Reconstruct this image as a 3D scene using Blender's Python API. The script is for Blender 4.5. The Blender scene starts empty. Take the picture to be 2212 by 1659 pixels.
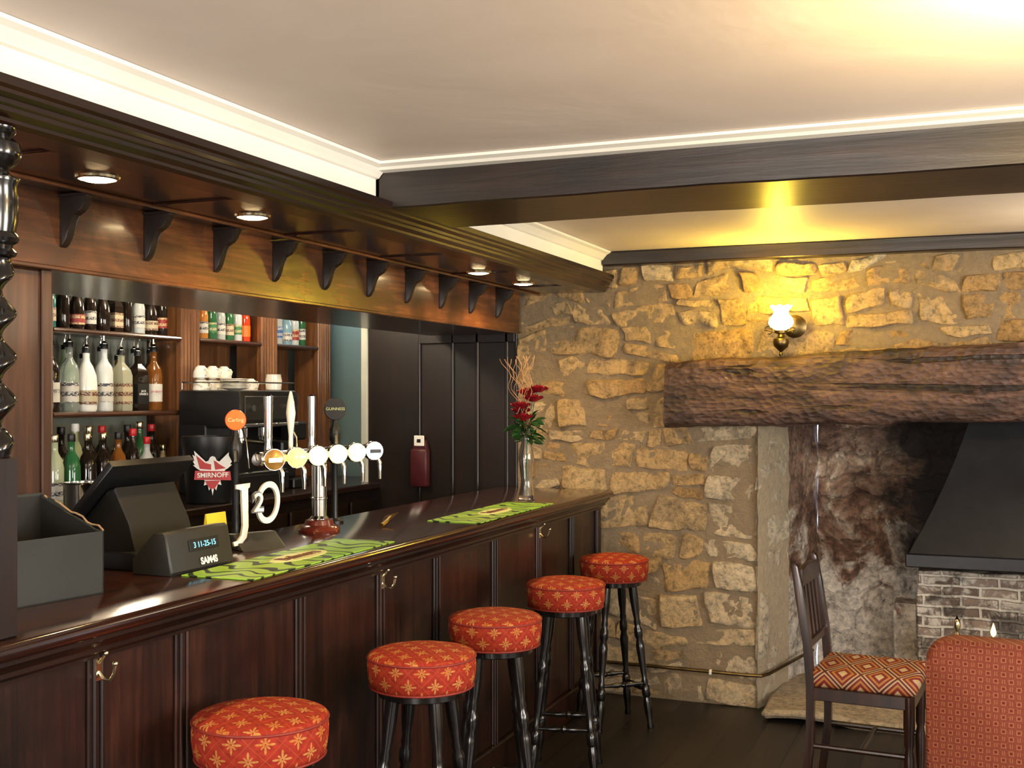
import bpy, bmesh, math, random
from mathutils import Vector, Matrix, noise
random.seed(11)
R=math.radians
COL=bpy.context.scene.collection
try:
    bpy.context.scene.view_settings.view_transform='Standard'
    bpy.context.scene.view_settings.look='None'
except Exception: pass

# ------------------------------------------------------------------ helpers
def fin(name,bm,mat,parent=None,loc=(0,0,0),rot=(0,0,0),smooth=True,ang=35):
    me=bpy.data.meshes.new(name)
    bmesh.ops.recalc_face_normals(bm,faces=bm.faces)
    bm.to_mesh(me); bm.free()
    if smooth:
        me.shade_smooth()
        me.set_sharp_from_angle(angle=R(ang))
    if mat: me.materials.append(mat)
    return mo(name,me,parent,loc,rot)
def mo(name,me,parent=None,loc=(0,0,0),rot=(0,0,0)):
    o=bpy.data.objects.new(name,me); COL.objects.link(o)
    o.location=loc; o.rotation_euler=rot
    if parent: o.parent=parent
    return o
def empty(name,loc=(0,0,0),rz=0,label=None,cat=None,group=None):
    o=bpy.data.objects.new(name,None); COL.objects.link(o)
    o.empty_display_size=.05
    o.location=loc; o.rotation_euler=(0,0,rz)
    if label: tag(o,label,cat,group)
    return o
def tag(o,label,cat,group=None):
    o["label"]=label; o["category"]=cat
    if group: o["group"]=group
    return o
def struct(o,label=None):
    o["kind"]="structure"
    if label: o["label"]=label
    return o
def dup(o,loc,rz=0):
    n=o.copy(); COL.objects.link(n); n.location=loc; n.rotation_euler=(0,0,rz)
    def rec(a,b):
        for c in list(a.children):
            d=c.copy(); COL.objects.link(d); d.parent=b; rec(c,d)
    rec(o,n)
    return n
def BM(): return bmesh.new()
def box(bm,lo,hi,bev=0,seg=1,M=None):
    r=bmesh.ops.create_cube(bm,size=1)
    vs=r['verts']
    for v in vs:
        v.co=Vector([lo[i]+(v.co[i]+.5)*(hi[i]-lo[i]) for i in range(3)])
    if bev>0:
        es=list({e for v in vs for e in v.link_edges})
        rr=bmesh.ops.bevel(bm,geom=es,offset=bev,segments=seg,affect='EDGES',profile=.5)
        vs=list({v for f in rr['faces'] for v in f.verts}|{v for v in vs if v.is_valid})
    if M:
        for v in vs: v.co=M@v.co
    return vs
def lathe(bm,prof,segs=20,M=None,caps=True):
    M=M or Matrix()
    rings=[]
    for r,z in prof:
        if r<1e-5: rings.append([bm.verts.new(M@Vector((0,0,z)))])
        else: rings.append([bm.verts.new(M@Vector((r*math.cos(2*math.pi*i/segs),r*math.sin(2*math.pi*i/segs),z))) for i in range(segs)])
    for a,b in zip(rings,rings[1:]):
        for i in range(segs):
            j=(i+1)%segs
            try:
                if len(a)==1 and len(b)>1: bm.faces.new((a[0],b[i],b[j]))
                elif len(b)==1 and len(a)>1: bm.faces.new((a[i],a[j],b[0]))
                elif len(a)>1: bm.faces.new((a[i],a[j],b[j],b[i]))
            except ValueError: pass
    if caps:
        for r in (rings[0],rings[-1]):
            if len(r)>1: bm.faces.new(r)
def align(p0,p1):
    p0=Vector(p0);p1=Vector(p1);d=(p1-p0)
    return Matrix.Translation(p0)@d.to_track_quat('Z','Y').to_matrix().to_4x4(), d.length
def rod(bm,p0,p1,r0,r1=None,segs=10):
    M,L=align(p0,p1); lathe(bm,[(r0,0),(r1 if r1 is not None else r0,L)],segs,M)
def sph(bm,c,r,sc=(1,1,1),seg=14):
    M=Matrix.Translation(Vector(c))@Matrix.Diagonal((sc[0],sc[1],sc[2],1))
    n=max(5,seg//2)
    lathe(bm,[(r*math.sin(math.pi*i/n),-r*math.cos(math.pi*i/n)) for i in range(n+1)],seg,M,caps=False)
def tube(bm,pts,r,segs=8):
    pts=[Vector(p) for p in pts]; rings=[]
    for i,p in enumerate(pts):
        d=(pts[min(i+1,len(pts)-1)]-pts[max(i-1,0)]).normalized()
        a=d.orthogonal() if i==0 else (pa-d*pa.dot(d))
        a.normalize(); pa=a; b=d.cross(a)
        rr=r[i] if isinstance(r,(list,tuple)) else r
        rings.append([bm.verts.new(p+(a*math.cos(2*math.pi*k/segs)+b*math.sin(2*math.pi*k/segs))*rr) for k in range(segs)])
    for a,b in zip(rings,rings[1:]):
        for i in range(segs):
            j=(i+1)%segs; bm.faces.new((a[i],a[j],b[j],b[i]))
    bm.faces.new(rings[0]); bm.faces.new(rings[-1])
def prism(bm,pts,axis,a0,a1,bev=0):
    def P(p,a):
        return {'x':Vector((a,p[0],p[1])),'y':Vector((p[0],a,p[1])),'z':Vector((p[0],p[1],a))}[axis]
    A=[bm.verts.new(P(p,a0)) for p in pts]; B=[bm.verts.new(P(p,a1)) for p in pts]
    n=len(pts)
    f1=bm.faces.new(A); f2=bm.faces.new(B)
    for i in range(n):
        j=(i+1)%n; bm.faces.new((A[i],A[j],B[j],B[i]))
    if bev>0:
        es=list(set(f1.edges)|set(f2.edges))
        bmesh.ops.bevel(bm,geom=es,offset=bev,segments=3,affect='EDGES',profile=.5)
def textmesh(name,body,size,ext,mat,parent=None,loc=(0,0,0),rot=(0,0,0),shear=0,sx=1.0,bold=0):
    cu=bpy.data.curves.new(name,'FONT'); cu.body=body; cu.size=size; cu.extrude=ext; cu.offset=bold
    cu.align_x='CENTER'; cu.align_y='CENTER'; cu.shear=shear
    t=bpy.data.objects.new(name,cu); COL.objects.link(t)
    bpy.context.view_layer.update()
    dg=bpy.context.evaluated_depsgraph_get()
    me=bpy.data.meshes.new_from_object(t.evaluated_get(dg))
    bpy.data.objects.remove(t)
    for v in me.vertices: v.co.x*=sx
    me.materials.clear(); me.materials.append(mat)
    return mo(name,me,parent,loc,rot)
FX=(R(90),0,R(90))

# ------------------------------------------------------------------ materials
def newmat(name):
    m=bpy.data.materials.new(name); m.use_nodes=True
    nt=m.node_tree; return m,nt,nt.nodes['Principled BSDF']
def node(nt,t,**k):
    n=nt.nodes.new(t)
    for a,b in k.items(): setattr(n,a,b)
    return n
def sin(nt,sock,v):
    if isinstance(v,bpy.types.NodeSocket): nt.links.new(v,sock)
    else: sock.default_value=v
def mth(nt,op,*a):
    n=node(nt,'ShaderNodeMath',operation=op)
    for i,x in enumerate(a): sin(nt,n.inputs[i],x)
    return n.outputs[0]
def coord(nt,kind='Object',scale=(1,1,1),rot=(0,0,0)):
    tc=node(nt,'ShaderNodeTexCoord'); mp=node(nt,'ShaderNodeMapping')
    nt.links.new(tc.outputs[kind],mp.inputs[0]); mp.inputs['Scale'].default_value=scale
    mp.inputs['Rotation'].default_value=rot
    return mp.outputs[0]
def noi(nt,vec,scale,detail=4,dist=0,rough=.5):
    n=node(nt,'ShaderNodeTexNoise'); nt.links.new(vec,n.inputs['Vector'])
    n.inputs['Scale'].default_value=scale; n.inputs['Detail'].default_value=detail
    n.inputs['Distortion'].default_value=dist; n.inputs['Roughness'].default_value=rough
    return n.outputs['Fac']
def ramp(nt,fac,stops,interp='LINEAR'):
    n=node(nt,'ShaderNodeValToRGB'); n.color_ramp.interpolation=interp
    e=n.color_ramp.elements
    while len(e)<len(stops): e.new(.5)
    for i,(p,c) in enumerate(stops):
        e[i].position=p; e[i].color=(c[0],c[1],c[2],1) if not isinstance(c,(int,float)) else (c,c,c,1)
    nt.links.new(fac,n.inputs[0]); return n.outputs[0]
def mix(nt,fac,a,b,mode='MIX'):
    n=node(nt,'ShaderNodeMix',data_type='RGBA',blend_type=mode)
    sin(nt,n.inputs[0],fac)
    for s,v in ((n.inputs[6],a),(n.inputs[7],b)):
        if isinstance(v,bpy.types.NodeSocket): nt.links.new(v,s)
        else: s.default_value=(v[0],v[1],v[2],1)
    return n.outputs[2]
def bump(nt,b,h,strength=.3,dist=.01):
    n=node(nt,'ShaderNodeBump'); n.inputs['Strength'].default_value=strength; n.inputs['Distance'].default_value=dist
    nt.links.new(h,n.inputs['Height']); nt.links.new(n.outputs[0],b.inputs['Normal'])
def plain(name,c,rough=.5,metal=0,var=.15,scale=20,emit=None,es=0,trans=0,coat=0,bmp=0):
    m,nt,b=newmat(name)
    v=coord(nt); f=noi(nt,v,scale,3)
    d=[max(0,x*(1-var)) for x in c]; l=[min(1,x*(1+var)) for x in c]
    nt.links.new(ramp(nt,f,[(.3,d),(.7,l)]),b.inputs['Base Color'])
    b.inputs['Roughness'].default_value=rough; b.inputs['Metallic'].default_value=metal
    b.inputs['Transmission Weight'].default_value=trans; b.inputs['Coat Weight'].default_value=coat
    if emit: b.inputs['Emission Color'].default_value=(*emit,1); b.inputs['Emission Strength'].default_value=es
    if bmp: bump(nt,b,f,bmp,.004)
    return m
def wood(name,c1,c2,scale=(1,1,1),rough=.35,coat=0,bm_=.15,patch=0):
    m,nt,b=newmat(name)
    v=coord(nt,'Object',scale)
    f=noi(nt,v,14,8,1.2,.65); g=noi(nt,v,60,4,.3)
    h=mth(nt,'ADD',mth(nt,'MULTIPLY',f,.75),mth(nt,'MULTIPLY',g,.25))
    c=ramp(nt,h,[(.34,c1),(.5,[(a+b2)/2.3 for a,b2 in zip(c1,c2)]),(.64,c2)])
    if patch:
        c=mix(nt,patch,c,ramp(nt,noi(nt,coord(nt),2.6,4,.8),[(.38,.35),(.62,1.35)]),'MULTIPLY')
    nt.links.new(c,b.inputs['Base Color'])
    b.inputs['Roughness'].default_value=rough; b.inputs['Coat Weight'].default_value=coat
    b.inputs['Coat Roughness'].default_value=.12
    bump(nt,b,h,bm_,.004)
    return m
GV=(1,1,.07); GY=(1,.07,1); GX=(.07,1,1)
M_front=wood('mahogany_panel',(.005,.0024,.002),(.038,.0125,.0075),GV,.34,.10,.3,patch=.9)
M_top=wood('countertop_wood',(.012,.004,.003),(.045,.013,.007),GY,.15,.5,.06)
M_dark=wood('dark_varnished_wood',(.005,.002,.002),(.018,.007,.004),GY,.28,.25)
M_darkv=wood('dark_varnished_wood_vertical',(.004,.0025,.002),(.014,.006,.004),GV,.42,.05)
M_soff=wood('soffit_wood',(.009,.003,.002),(.036,.011,.006),GY,.22,.4)
M_panel=wood('canopy_panel_wood',(.042,.014,.005),(.165,.058,.020),GY,.26,.4,patch=.9)
M_post=wood('pillar_wood',(.024,.011,.007),(.075,.033,.020),GV,.35,.2)
M_postd=wood('post_wood',(.006,.003,.0025),(.022,.009,.006),GV,.35,.15)
M_col=wood('fluted_oak',(.08,.030,.010),(.23,.095,.032),GV,.35,.2)
M_shelf=wood('shelf_wood',(.018,.007,.004),(.070,.026,.012),GY,.3,.3)
M_beam=wood('ceiling_beam_wood',(.007,.0045,.0035),(.026,.014,.010),GX,.36,.12,.4,patch=.6)
M_chair=wood('chair_wood',(.009,.0045,.003),(.040,.014,.008),GV,.28,.3)
M_black=wood('ebonised_wood',(.003,.0028,.0028),(.010,.008,.007),GV,.18,.4,.05)
M_chrome=plain('chrome',(.75,.74,.70),.12,1,.05)
M_brass=plain('polished_brass',(.75,.64,.42),.18,1,.1)
M_abrass=plain('aged_brass',(.16,.11,.045),.35,1,.3)
M_iron=plain('black_iron',(.008,.008,.010),.42,.2,.3,12,bmp=.2)
M_plast=plain('black_plastic',(.005,.005,.006),.42,0,.1)
M_gplast=plain('grey_plastic',(.019,.019,.018),.42,0,.1)
M_card=plain('grey_cardboard',(.019,.021,.020),.7,0,.15,8)
M_cardin=plain('black_cardboard',(.003,.003,.003),.7,0,.1)
M_torn=plain('torn_card_edge',(.26,.17,.10),.9,0,.3,60)
M_china=plain('white_china',(.80,.76,.66),.2,0,.03)
M_trim=plain('white_gloss_paint',(.88,.86,.78),.4,0,.03,4)
M_casing=plain('aged_cream_paint',(.42,.43,.37),.5,0,.08,6)
M_lens=plain('lit_lens',(.9,.95,.7),.2,0,.02,emit=(.80,1,.34),es=1.1)
M_lensy=plain('lit_yellow_lens',(.9,.8,.3),.2,0,.02,emit=(1,.85,.08),es=1.3)
M_lenso=plain('dim_lens',(.35,.18,.04),.2,.4,.3,30)
M_lensb=plain('blue_white_lens',(.8,.9,1),.2,0,.02,emit=(.6,.9,1),es=.8)
M_orange=plain('orange_badge',(.85,.10,.008),.3,0,.05,emit=(1,.13,.01),es=.5)
M_white=plain('white_paint',(.85,.85,.82),.4,0,.02)
M_red=plain('red_enamel',(.45,.01,.012),.35,0,.1)
M_dred=plain('dark_red_leather',(.055,.009,.013),.35,0,.2)
M_base=plain('red_brown_base',(.12,.02,.010),.2,0,.2,coat=.4)
M_yel=plain('yellow_card',(.70,.56,.03),.5,0,.05)
M_cream=plain('cream_print',(.60,.62,.28),.5,0,.03)
M_rtext=plain('dark_brown_print',(.13,.035,.012),.5,0,.03)
M_lcd=plain('lcd_text',(.2,.7,.9),.4,emit=(.25,.75,1),es=1)
M_silver=plain('silver_sign',(.66,.61,.50),.35,.1,.04)
M_sbase=plain('grey_sign_base',(.05,.047,.043),.35,.2,.1)
M_glow=plain('downlight_lamp',(1,.9,.7),.4,emit=(1,.74,.38),es=30)
M_shade=plain('opal_glass_shade',(1,.95,.7),.3,emit=(1,.82,.34),es=7)
M_flame=plain('candle_flame',(1,.8,.4),.4,emit=(1,.55,.12),es=8)
M_glass=plain('clear_glass',(.95,.97,.96),.04,0,.01,trans=1)
M_leaf=plain('green_leaf',(.022,.075,.016),.4,0,.4,30)
M_rose=plain('crimson_petal',(.24,.004,.012),.5,0,.4,30)
M_twig=plain('dried_twig',(.40,.22,.11),.7,0,.3)
M_blue=plain('blue_grey_paint',(.14,.21,.21),.5,0,.06,3)
M_cream_wall=plain('cream_plaster',(.68,.61,.50),.7,0,.06,3)
M_back=plain('mirror_tone_back_panel',(.22,.24,.20),.25,.0,.5,3)  # grey-green colour stands in for a mirror reflecting the window

def ceiling_mat():
    m,nt,b=newmat('ceiling_plaster')
    v=coord(nt); f=noi(nt,v,1.3,5,1.0); g=noi(nt,v,30,4)
    nt.links.new(ramp(nt,f,[(.3,(.76,.645,.56)),(.7,(.86,.755,.665))]),b.inputs['Base Color'])
    b.inputs['Roughness'].default_value=.5
    h=mth(nt,'ADD',f,mth(nt,'MULTIPLY',g,.06)); bump(nt,b,h,.18,.03); return m
M_ceil=ceiling_mat()
def floor_mat():
    m,nt,b=newmat('floor_planks')
    v=coord(nt,'Object',(1,1,1),(0,0,R(90)))
    br=node(nt,'ShaderNodeTexBrick'); nt.links.new(v,br.inputs['Vector'])
    br.inputs['Scale'].default_value=1; br.inputs['Brick Width'].default_value=2.3; br.inputs['Row Height'].default_value=.16
    br.inputs['Mortar Size'].default_value=.004; br.inputs['Bias'].default_value=-.3
    br.inputs['Color1'].default_value=(.006,.004,.0035,1); br.inputs['Color2'].default_value=(.036,.027,.022,1); br.inputs['Mortar'].default_value=(.0015,.0015,.0015,1)
    g=noi(nt,coord(nt,'Object',(1,.06,1)),40,6,.5)
    c=mix(nt,.6,br.outputs['Color'],ramp(nt,g,[(.3,.35),(.7,1.3)]),'MULTIPLY')
    nt.links.new(c,b.inputs['Base Color']); b.inputs['Roughness'].default_value=.42
    bump(nt,b,mth(nt,'SUBTRACT',g,br.outputs['Fac']),.3,.004); return m
M_floor=floor_mat()
def stone_mat(name,pal,mortar,dirt=.5,dark=(.05,.035,.022)):
    m,nt,b=newmat(name)
    at=node(nt,'ShaderNodeAttribute',attribute_name='stonecol'); sp=node(nt,'ShaderNodeSeparateColor')
    nt.links.new(at.outputs['Color'],sp.inputs[0])
    v=coord(nt); n1=noi(nt,v,7,7,.6,.72); n2=noi(nt,v,30,8,.4,.78); n3=noi(nt,v,2.2,3,.3); n4=noi(nt,v,90,3,.2,.6)
    k=mth(nt,'ADD',mth(nt,'MULTIPLY',sp.outputs[0],.62),mth(nt,'MULTIPLY',n1,.42))
    base=ramp(nt,k,pal)
    base=mix(nt,1,base,ramp(nt,n2,[(.38,.50),(.49,1.0),(.62,1.28)]),'MULTIPLY')
    dm=ramp(nt,mth(nt,'ADD',mth(nt,'MULTIPLY',n1,.6),mth(nt,'MULTIPLY',n3,.4)),[(.50,0.0),(.60,dirt)])
    base=mix(nt,dm,base,dark)
    mc=mix(nt,n2,[x*.6 for x in mortar],[x*1.4 for x in mortar])
    base=mix(nt,sp.outputs[1],base,mc)
    nt.links.new(base,b.inputs['Base Color']); b.inputs['Roughness'].default_value=.88
    bump(nt,b,mth(nt,'ADD',mth(nt,'ADD',n2,mth(nt,'MULTIPLY',n4,.25)),mth(nt,'MULTIPLY',n1,.8)),1.0,.036); return m
M_stone=stone_mat('rubble_stone',[(.1,(.34,.19,.070)),(.32,(.60,.37,.15)),(.55,(.72,.50,.245)),(.85,(.80,.67,.47))],(.40,.295,.18),.45,(.12,.085,.052))
M_jamb=stone_mat('pale_jamb_stone',[(.1,(.56,.43,.27)),(.4,(.74,.60,.41)),(.8,(.82,.72,.54))],(.68,.55,.37),.30,(.24,.13,.08))
def firebox_mat(name,soot):
    m,nt,b=newmat(name)
    v=coord(nt); n1=noi(nt,v,2.6,6,.6,.6); n2=noi(nt,v,4.5,8,.9,.66); n3=noi(nt,v,25,6,.3,.7)
    tc=node(nt,'ShaderNodeTexCoord'); sp=node(nt,'ShaderNodeSeparateXYZ'); nt.links.new(tc.outputs['Object'],sp.inputs[0])
    br=node(nt,'ShaderNodeTexBrick'); cb=node(nt,'ShaderNodeCombineXYZ')
    nt.links.new(mth(nt,'ADD',sp.outputs[0],mth(nt,'MULTIPLY',n2,.25)),cb.inputs[0]); nt.links.new(mth(nt,'ADD',sp.outputs[2],mth(nt,'MULTIPLY',n2,.30)),cb.inputs[1])
    nt.links.new(cb.outputs[0],br.inputs['Vector']); br.inputs['Scale'].default_value=1; br.inputs['Brick Width'].default_value=.27; br.inputs['Row Height'].default_value=.13
    br.inputs['Mortar Size'].default_value=.012; br.inputs['Mortar Smooth'].default_value=1; br.inputs['Color1'].default_value=(.85,.85,.85,1); br.inputs['Color2'].default_value=(1.1,1.05,1,1); br.inputs['Mortar'].default_value=(.78,.75,.72,1)
    col=ramp(nt,n2,[(.36,(.085,.040,.026)),(.46,(.20,.115,.078)),(.55,(.31,.22,.16)),(.64,(.54,.45,.35))])
    col=mix(nt,1,col,br.outputs['Color'],'MULTIPLY')
    lo=ramp(nt,mth(nt,'ADD',n2,mth(nt,'MULTIPLY',mth(nt,'SUBTRACT',.72,sp.outputs[2]),.30)),[(.47,0.0),(.57,.85)])
    col=mix(nt,lo,col,(.58,.53,.46))
    col=mix(nt,1,col,ramp(nt,n3,[(.38,.55),(.6,1.2)]),'MULTIPLY')
    if soot:
        k=mth(nt,'ADD',mth(nt,'MULTIPLY',mth(nt,'ADD',sp.outputs[0],.62),2.2),mth(nt,'MULTIPLY',mth(nt,'SUBTRACT',n1,.5),3.0))
        zz=mth(nt,'ADD',mth(nt,'MULTIPLY',mth(nt,'SUBTRACT',sp.outputs[2],.58),3.0),mth(nt,'MULTIPLY',mth(nt,'SUBTRACT',n1,.5),2.0))
        s=ramp(nt,mth(nt,'MINIMUM',k,zz),[(.0,0.0),(.7,.97)])
        col=mix(nt,s,col,(.007,.005,.005))
    nt.links.new(col,b.inputs['Base Color']); b.inputs['Roughness'].default_value=.85
    bump(nt,b,mth(nt,'SUBTRACT',mth(nt,'ADD',n2,mth(nt,'MULTIPLY',n3,.4)),mth(nt,'MULTIPLY',br.outputs['Fac'],.2)),.8,.035); return m
M_fire=firebox_mat('sooty_fireback',True); M_fire2=firebox_mat('mottled_plaster',False)
def brick_mat():
    m,nt,b=newmat('weathered_brick')
    tc=node(nt,'ShaderNodeTexCoord'); sp=node(nt,'ShaderNodeSeparateXYZ'); nt.links.new(tc.outputs['Object'],sp.inputs[0])
    nw=noi(nt,coord(nt),9,3)
    cb=node(nt,'ShaderNodeCombineXYZ'); nt.links.new(mth(nt,'ADD',sp.outputs[0],sp.outputs[1]),cb.inputs[0]); nt.links.new(mth(nt,'ADD',sp.outputs[2],mth(nt,'MULTIPLY',nw,.03)),cb.inputs[1])
    br=node(nt,'ShaderNodeTexBrick'); nt.links.new(cb.outputs[0],br.inputs['Vector'])
    br.inputs['Scale'].default_value=1; br.inputs['Brick Width'].default_value=.19; br.inputs['Row Height'].default_value=.055; br.inputs['Mortar Size'].default_value=.010; br.inputs['Mortar Smooth'].default_value=.5
    br.inputs['Color1'].default_value=(.10,.07,.055,1); br.inputs['Color2'].default_value=(.32,.24,.19,1); br.inputs['Mortar'].default_value=(.62,.57,.49,1)
    n=noi(nt,coord(nt),9,7,.6,.75)
    c=mix(nt,ramp(nt,n,[(.46,0.0),(.56,.85)]),br.outputs['Color'],(.66,.61,.53))
    c=mix(nt,ramp(nt,noi(nt,coord(nt),4,6,.4,.7),[(.49,0.0),(.58,.8)]),c,(.035,.025,.02))
    nt.links.new(c,b.inputs['Base Color']); b.inputs['Roughness'].default_value=.85
    bump(nt,b,mth(nt,'ADD',n,br.outputs['Fac']),.8,.02); return m
M_brick=brick_mat()
def mantel_mat():
    m,nt,b=newmat('hewn_oak')
    v=coord(nt,'Object',(.10,1,1)); f=noi(nt,v,11,9,.8,.75)
    vo=node(nt,'ShaderNodeTexVoronoi'); nt.links.new(coord(nt,'Object',(1,1,1.7),(0,R(30),0)),vo.inputs['Vector']); vo.inputs['Scale'].default_value=26
    p=noi(nt,coord(nt),3.5,6,.5,.65)
    crack=ramp(nt,noi(nt,coord(nt,'Object',(.06,1,1)),16,4,.6),[(.62,0.0),(.66,1.0)])
    c=ramp(nt,f,[(.36,(.018,.009,.007)),(.48,(.066,.031,.021)),(.62,(.15,.082,.056))])
    c=mix(nt,.85,c,ramp(nt,p,[(.40,.40),(.58,1.45)]),'MULTIPLY')
    c=mix(nt,mth(nt,'MULTIPLY',crack,.85),c,(.006,.003,.002))
    nt.links.new(c,b.inputs['Base Color'])
    b.inputs['Roughness'].default_value=.46
    h=mth(nt,'ADD',mth(nt,'MULTIPLY',f,.6),mth(nt,'MULTIPLY',vo.outputs['Distance'],.55))
    bump(nt,b,mth(nt,'SUBTRACT',h,mth(nt,'MULTIPLY',crack,.5)),1.0,.022); return m
M_mantel=mantel_mat()
def lattice(nt,x,y,cell):
    a=mth(nt,'DIVIDE',mth(nt,'ADD',x,y),cell); c=mth(nt,'DIVIDE',mth(nt,'SUBTRACT',x,y),cell)
    fa=mth(nt,'SUBTRACT',mth(nt,'FRACT',mth(nt,'ADD',a,100.0)),.5); fb=mth(nt,'SUBTRACT',mth(nt,'FRACT',mth(nt,'ADD',c,100.0)),.5)
    return fa,fb
SC=.080
def stool_mat():
    m,nt,b=newmat('stool_brocade')
    tc=node(nt,'ShaderNodeTexCoord'); sp=node(nt,'ShaderNodeSeparateXYZ'); nt.links.new(tc.outputs['UV'],sp.inputs[0])
    fa,fb=lattice(nt,sp.outputs[0],sp.outputs[1],SC)
    aa=mth(nt,'ABSOLUTE',fa); ab=mth(nt,'ABSOLUTE',fb)
    line=mth(nt,'GREATER_THAN',mth(nt,'MAXIMUM',aa,ab),.488)
    r=mth(nt,'SQRT',mth(nt,'ADD',mth(nt,'MULTIPLY',fa,fa),mth(nt,'MULTIPLY',fb,fb)))
    an=mth(nt,'ADD',mth(nt,'ARCTAN2',fb,fa),.7854)
    lobe=mth(nt,'POWER',mth(nt,'ABSOLUTE',mth(nt,'COSINE',mth(nt,'MULTIPLY',an,4.0))),1.6)
    lobe2=mth(nt,'ABSOLUTE',mth(nt,'COSINE',mth(nt,'MULTIPLY',an,2.0)))
    rad=mth(nt,'ADD',.04,mth(nt,'MULTIPLY',lobe,mth(nt,'ADD',.22,mth(nt,'MULTIPLY',lobe2,.17))))
    fl=mth(nt,'MULTIPLY',mth(nt,'LESS_THAN',r,rad),mth(nt,'GREATER_THAN',r,.035))
    n=noi(nt,coord(nt,'UV'),60,3)
    bg=ramp(nt,n,[(.3,(.20,.013,.006)),(.7,(.32,.028,.012))])
    n2=noi(nt,coord(nt,'UV'),14,4)
    f=mth(nt,'MAXIMUM',mth(nt,'MULTIPLY',fl,.85),mth(nt,'MULTIPLY',line,.25))
    f=mth(nt,'MULTIPLY',f,ramp(nt,noi(nt,coord(nt,'UV'),150,3),[(.35,.5),(.55,1.0)]))
    c=mix(nt,f,bg,ramp(nt,n2,[(.4,(.42,.17,.03)),(.6,(.46,.26,.08))]))
    nt.links.new(c,b.inputs['Base Color']); b.inputs['Roughness'].default_value=.72
    b.inputs['Specular IOR Level'].default_value=.2
    bump(nt,b,n,.2,.002); return m
M_stool=stool_mat()
M_piping=plain('red_piping',(.19,.014,.008),.6,0,.2,60)
def seatpat():
    m,nt,b=newmat('chair_seat_brocade')
    tc=node(nt,'ShaderNodeTexCoord'); sp=node(nt,'ShaderNodeSeparateXYZ'); nt.links.new(tc.outputs['Object'],sp.inputs[0])
    y=mth(nt,'ADD',mth(nt,'MULTIPLY',sp.outputs[1],.45),mth(nt,'MULTIPLY',sp.outputs[2],1.0))
    fa,fb=lattice(nt,sp.outputs[0],y,.14)
    mx=mth(nt,'MAXIMUM',mth(nt,'ABSOLUTE',fa),mth(nt,'ABSOLUTE',fb))
    c=ramp(nt,mx,[(0,(.46,.33,.17)),(.13,(.17,.010,.007)),(.24,(.36,.16,.03)),(.32,(.17,.010,.007)),(.40,(.44,.32,.17)),(.46,(.09,.012,.008))],'CONSTANT')
    nt.links.new(c,b.inputs['Base Color']); b.inputs['Roughness'].default_value=.7; return m
M_seat=seatpat()
def tubpat():
    m,nt,b=newmat('red_check_upholstery')
    tc=node(nt,'ShaderNodeTexCoord'); sp=node(nt,'ShaderNodeSeparateXYZ'); nt.links.new(tc.outputs['Object'],sp.inputs[0])
    x=mth(nt,'ADD',mth(nt,'DIVIDE',mth(nt,'ADD',sp.outputs[0],mth(nt,'MULTIPLY',sp.outputs[1],.6)),.023),200.0); z=mth(nt,'ADD',mth(nt,'DIVIDE',sp.outputs[2],.023),200.0)
    fx=mth(nt,'ABSOLUTE',mth(nt,'SUBTRACT',mth(nt,'FRACT',x),.5)); fz=mth(nt,'ABSOLUTE',mth(nt,'SUBTRACT',mth(nt,'FRACT',z),.5))
    par=mth(nt,'MODULO',mth(nt,'ADD',mth(nt,'FLOOR',x),mth(nt,'FLOOR',z)),2.0)
    mx=mth(nt,'MAXIMUM',fx,fz)
    ring=mth(nt,'MULTIPLY',mth(nt,'GREATER_THAN',mx,.20),mth(nt,'LESS_THAN',mx,.34))
    core=mth(nt,'MULTIPLY',mth(nt,'LESS_THAN',mx,.20),par)
    dash=mth(nt,'MULTIPLY',mth(nt,'LESS_THAN',fz,.30),mth(nt,'MULTIPLY',mth(nt,'GREATER_THAN',fx,.09),mth(nt,'LESS_THAN',fx,.20)))
    f=mth(nt,'ADD',mth(nt,'MULTIPLY',ring,par),mth(nt,'MULTIPLY',dash,mth(nt,'SUBTRACT',1.0,par)))
    n=noi(nt,coord(nt),140,2)
    bg=ramp(nt,n,[(.3,(.15,.032,.019)),(.7,(.21,.052,.029))])
    c=mix(nt,mth(nt,'MULTIPLY',f,.7),bg,(.32,.14,.065))
    c=mix(nt,mth(nt,'MULTIPLY',core,.8),c,(.12,.010,.008))
    nt.links.new(c,b.inputs['Base Color']); b.inputs['Roughness'].default_value=.8; b.inputs['Specular IOR Level'].default_value=.2; bump(nt,b,n,.2,.002); return m
M_tub=tubpat()
def runner_mat():
    m,nt,b=newmat('green_runner_print')
    v=coord(nt,'Object',(1,.6,1))
    w=node(nt,'ShaderNodeTexWave',wave_type='RINGS'); nt.links.new(v,w.inputs['Vector'])
    w.inputs['Scale'].default_value=6.5; w.inputs['Distortion'].default_value=10; w.inputs['Detail'].default_value=.6; w.inputs['Detail Scale'].default_value=1.4
    k=ramp(nt,w.outputs['Fac'],[(0,1.0),(.15,0.0)],'CONSTANT')
    k2=ramp(nt,w.outputs['Fac'],[(0,0.0),(.45,1.0),(.55,0.0)],'CONSTANT')
    c=mix(nt,mth(nt,'MULTIPLY',k2,.5),ramp(nt,noi(nt,v,3,2),[(.3,(.15,.38,.03)),(.7,(.30,.50,.05))]),(.46,.60,.10))
    c=mix(nt,k,c,(.006,.022,.006))
    nt.links.new(c,b.inputs['Base Color']); b.inputs['Roughness'].default_value=.5; return m
M_run=runner_mat()
_bm={}
def bottle_mat(c,trans,rough=.06):
    k=(tuple(c),trans)
    if k not in _bm:
        _bm[k]=plain('bottle_glass',c,rough,0,.04,6,trans=trans)
    return _bm[k]

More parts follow.
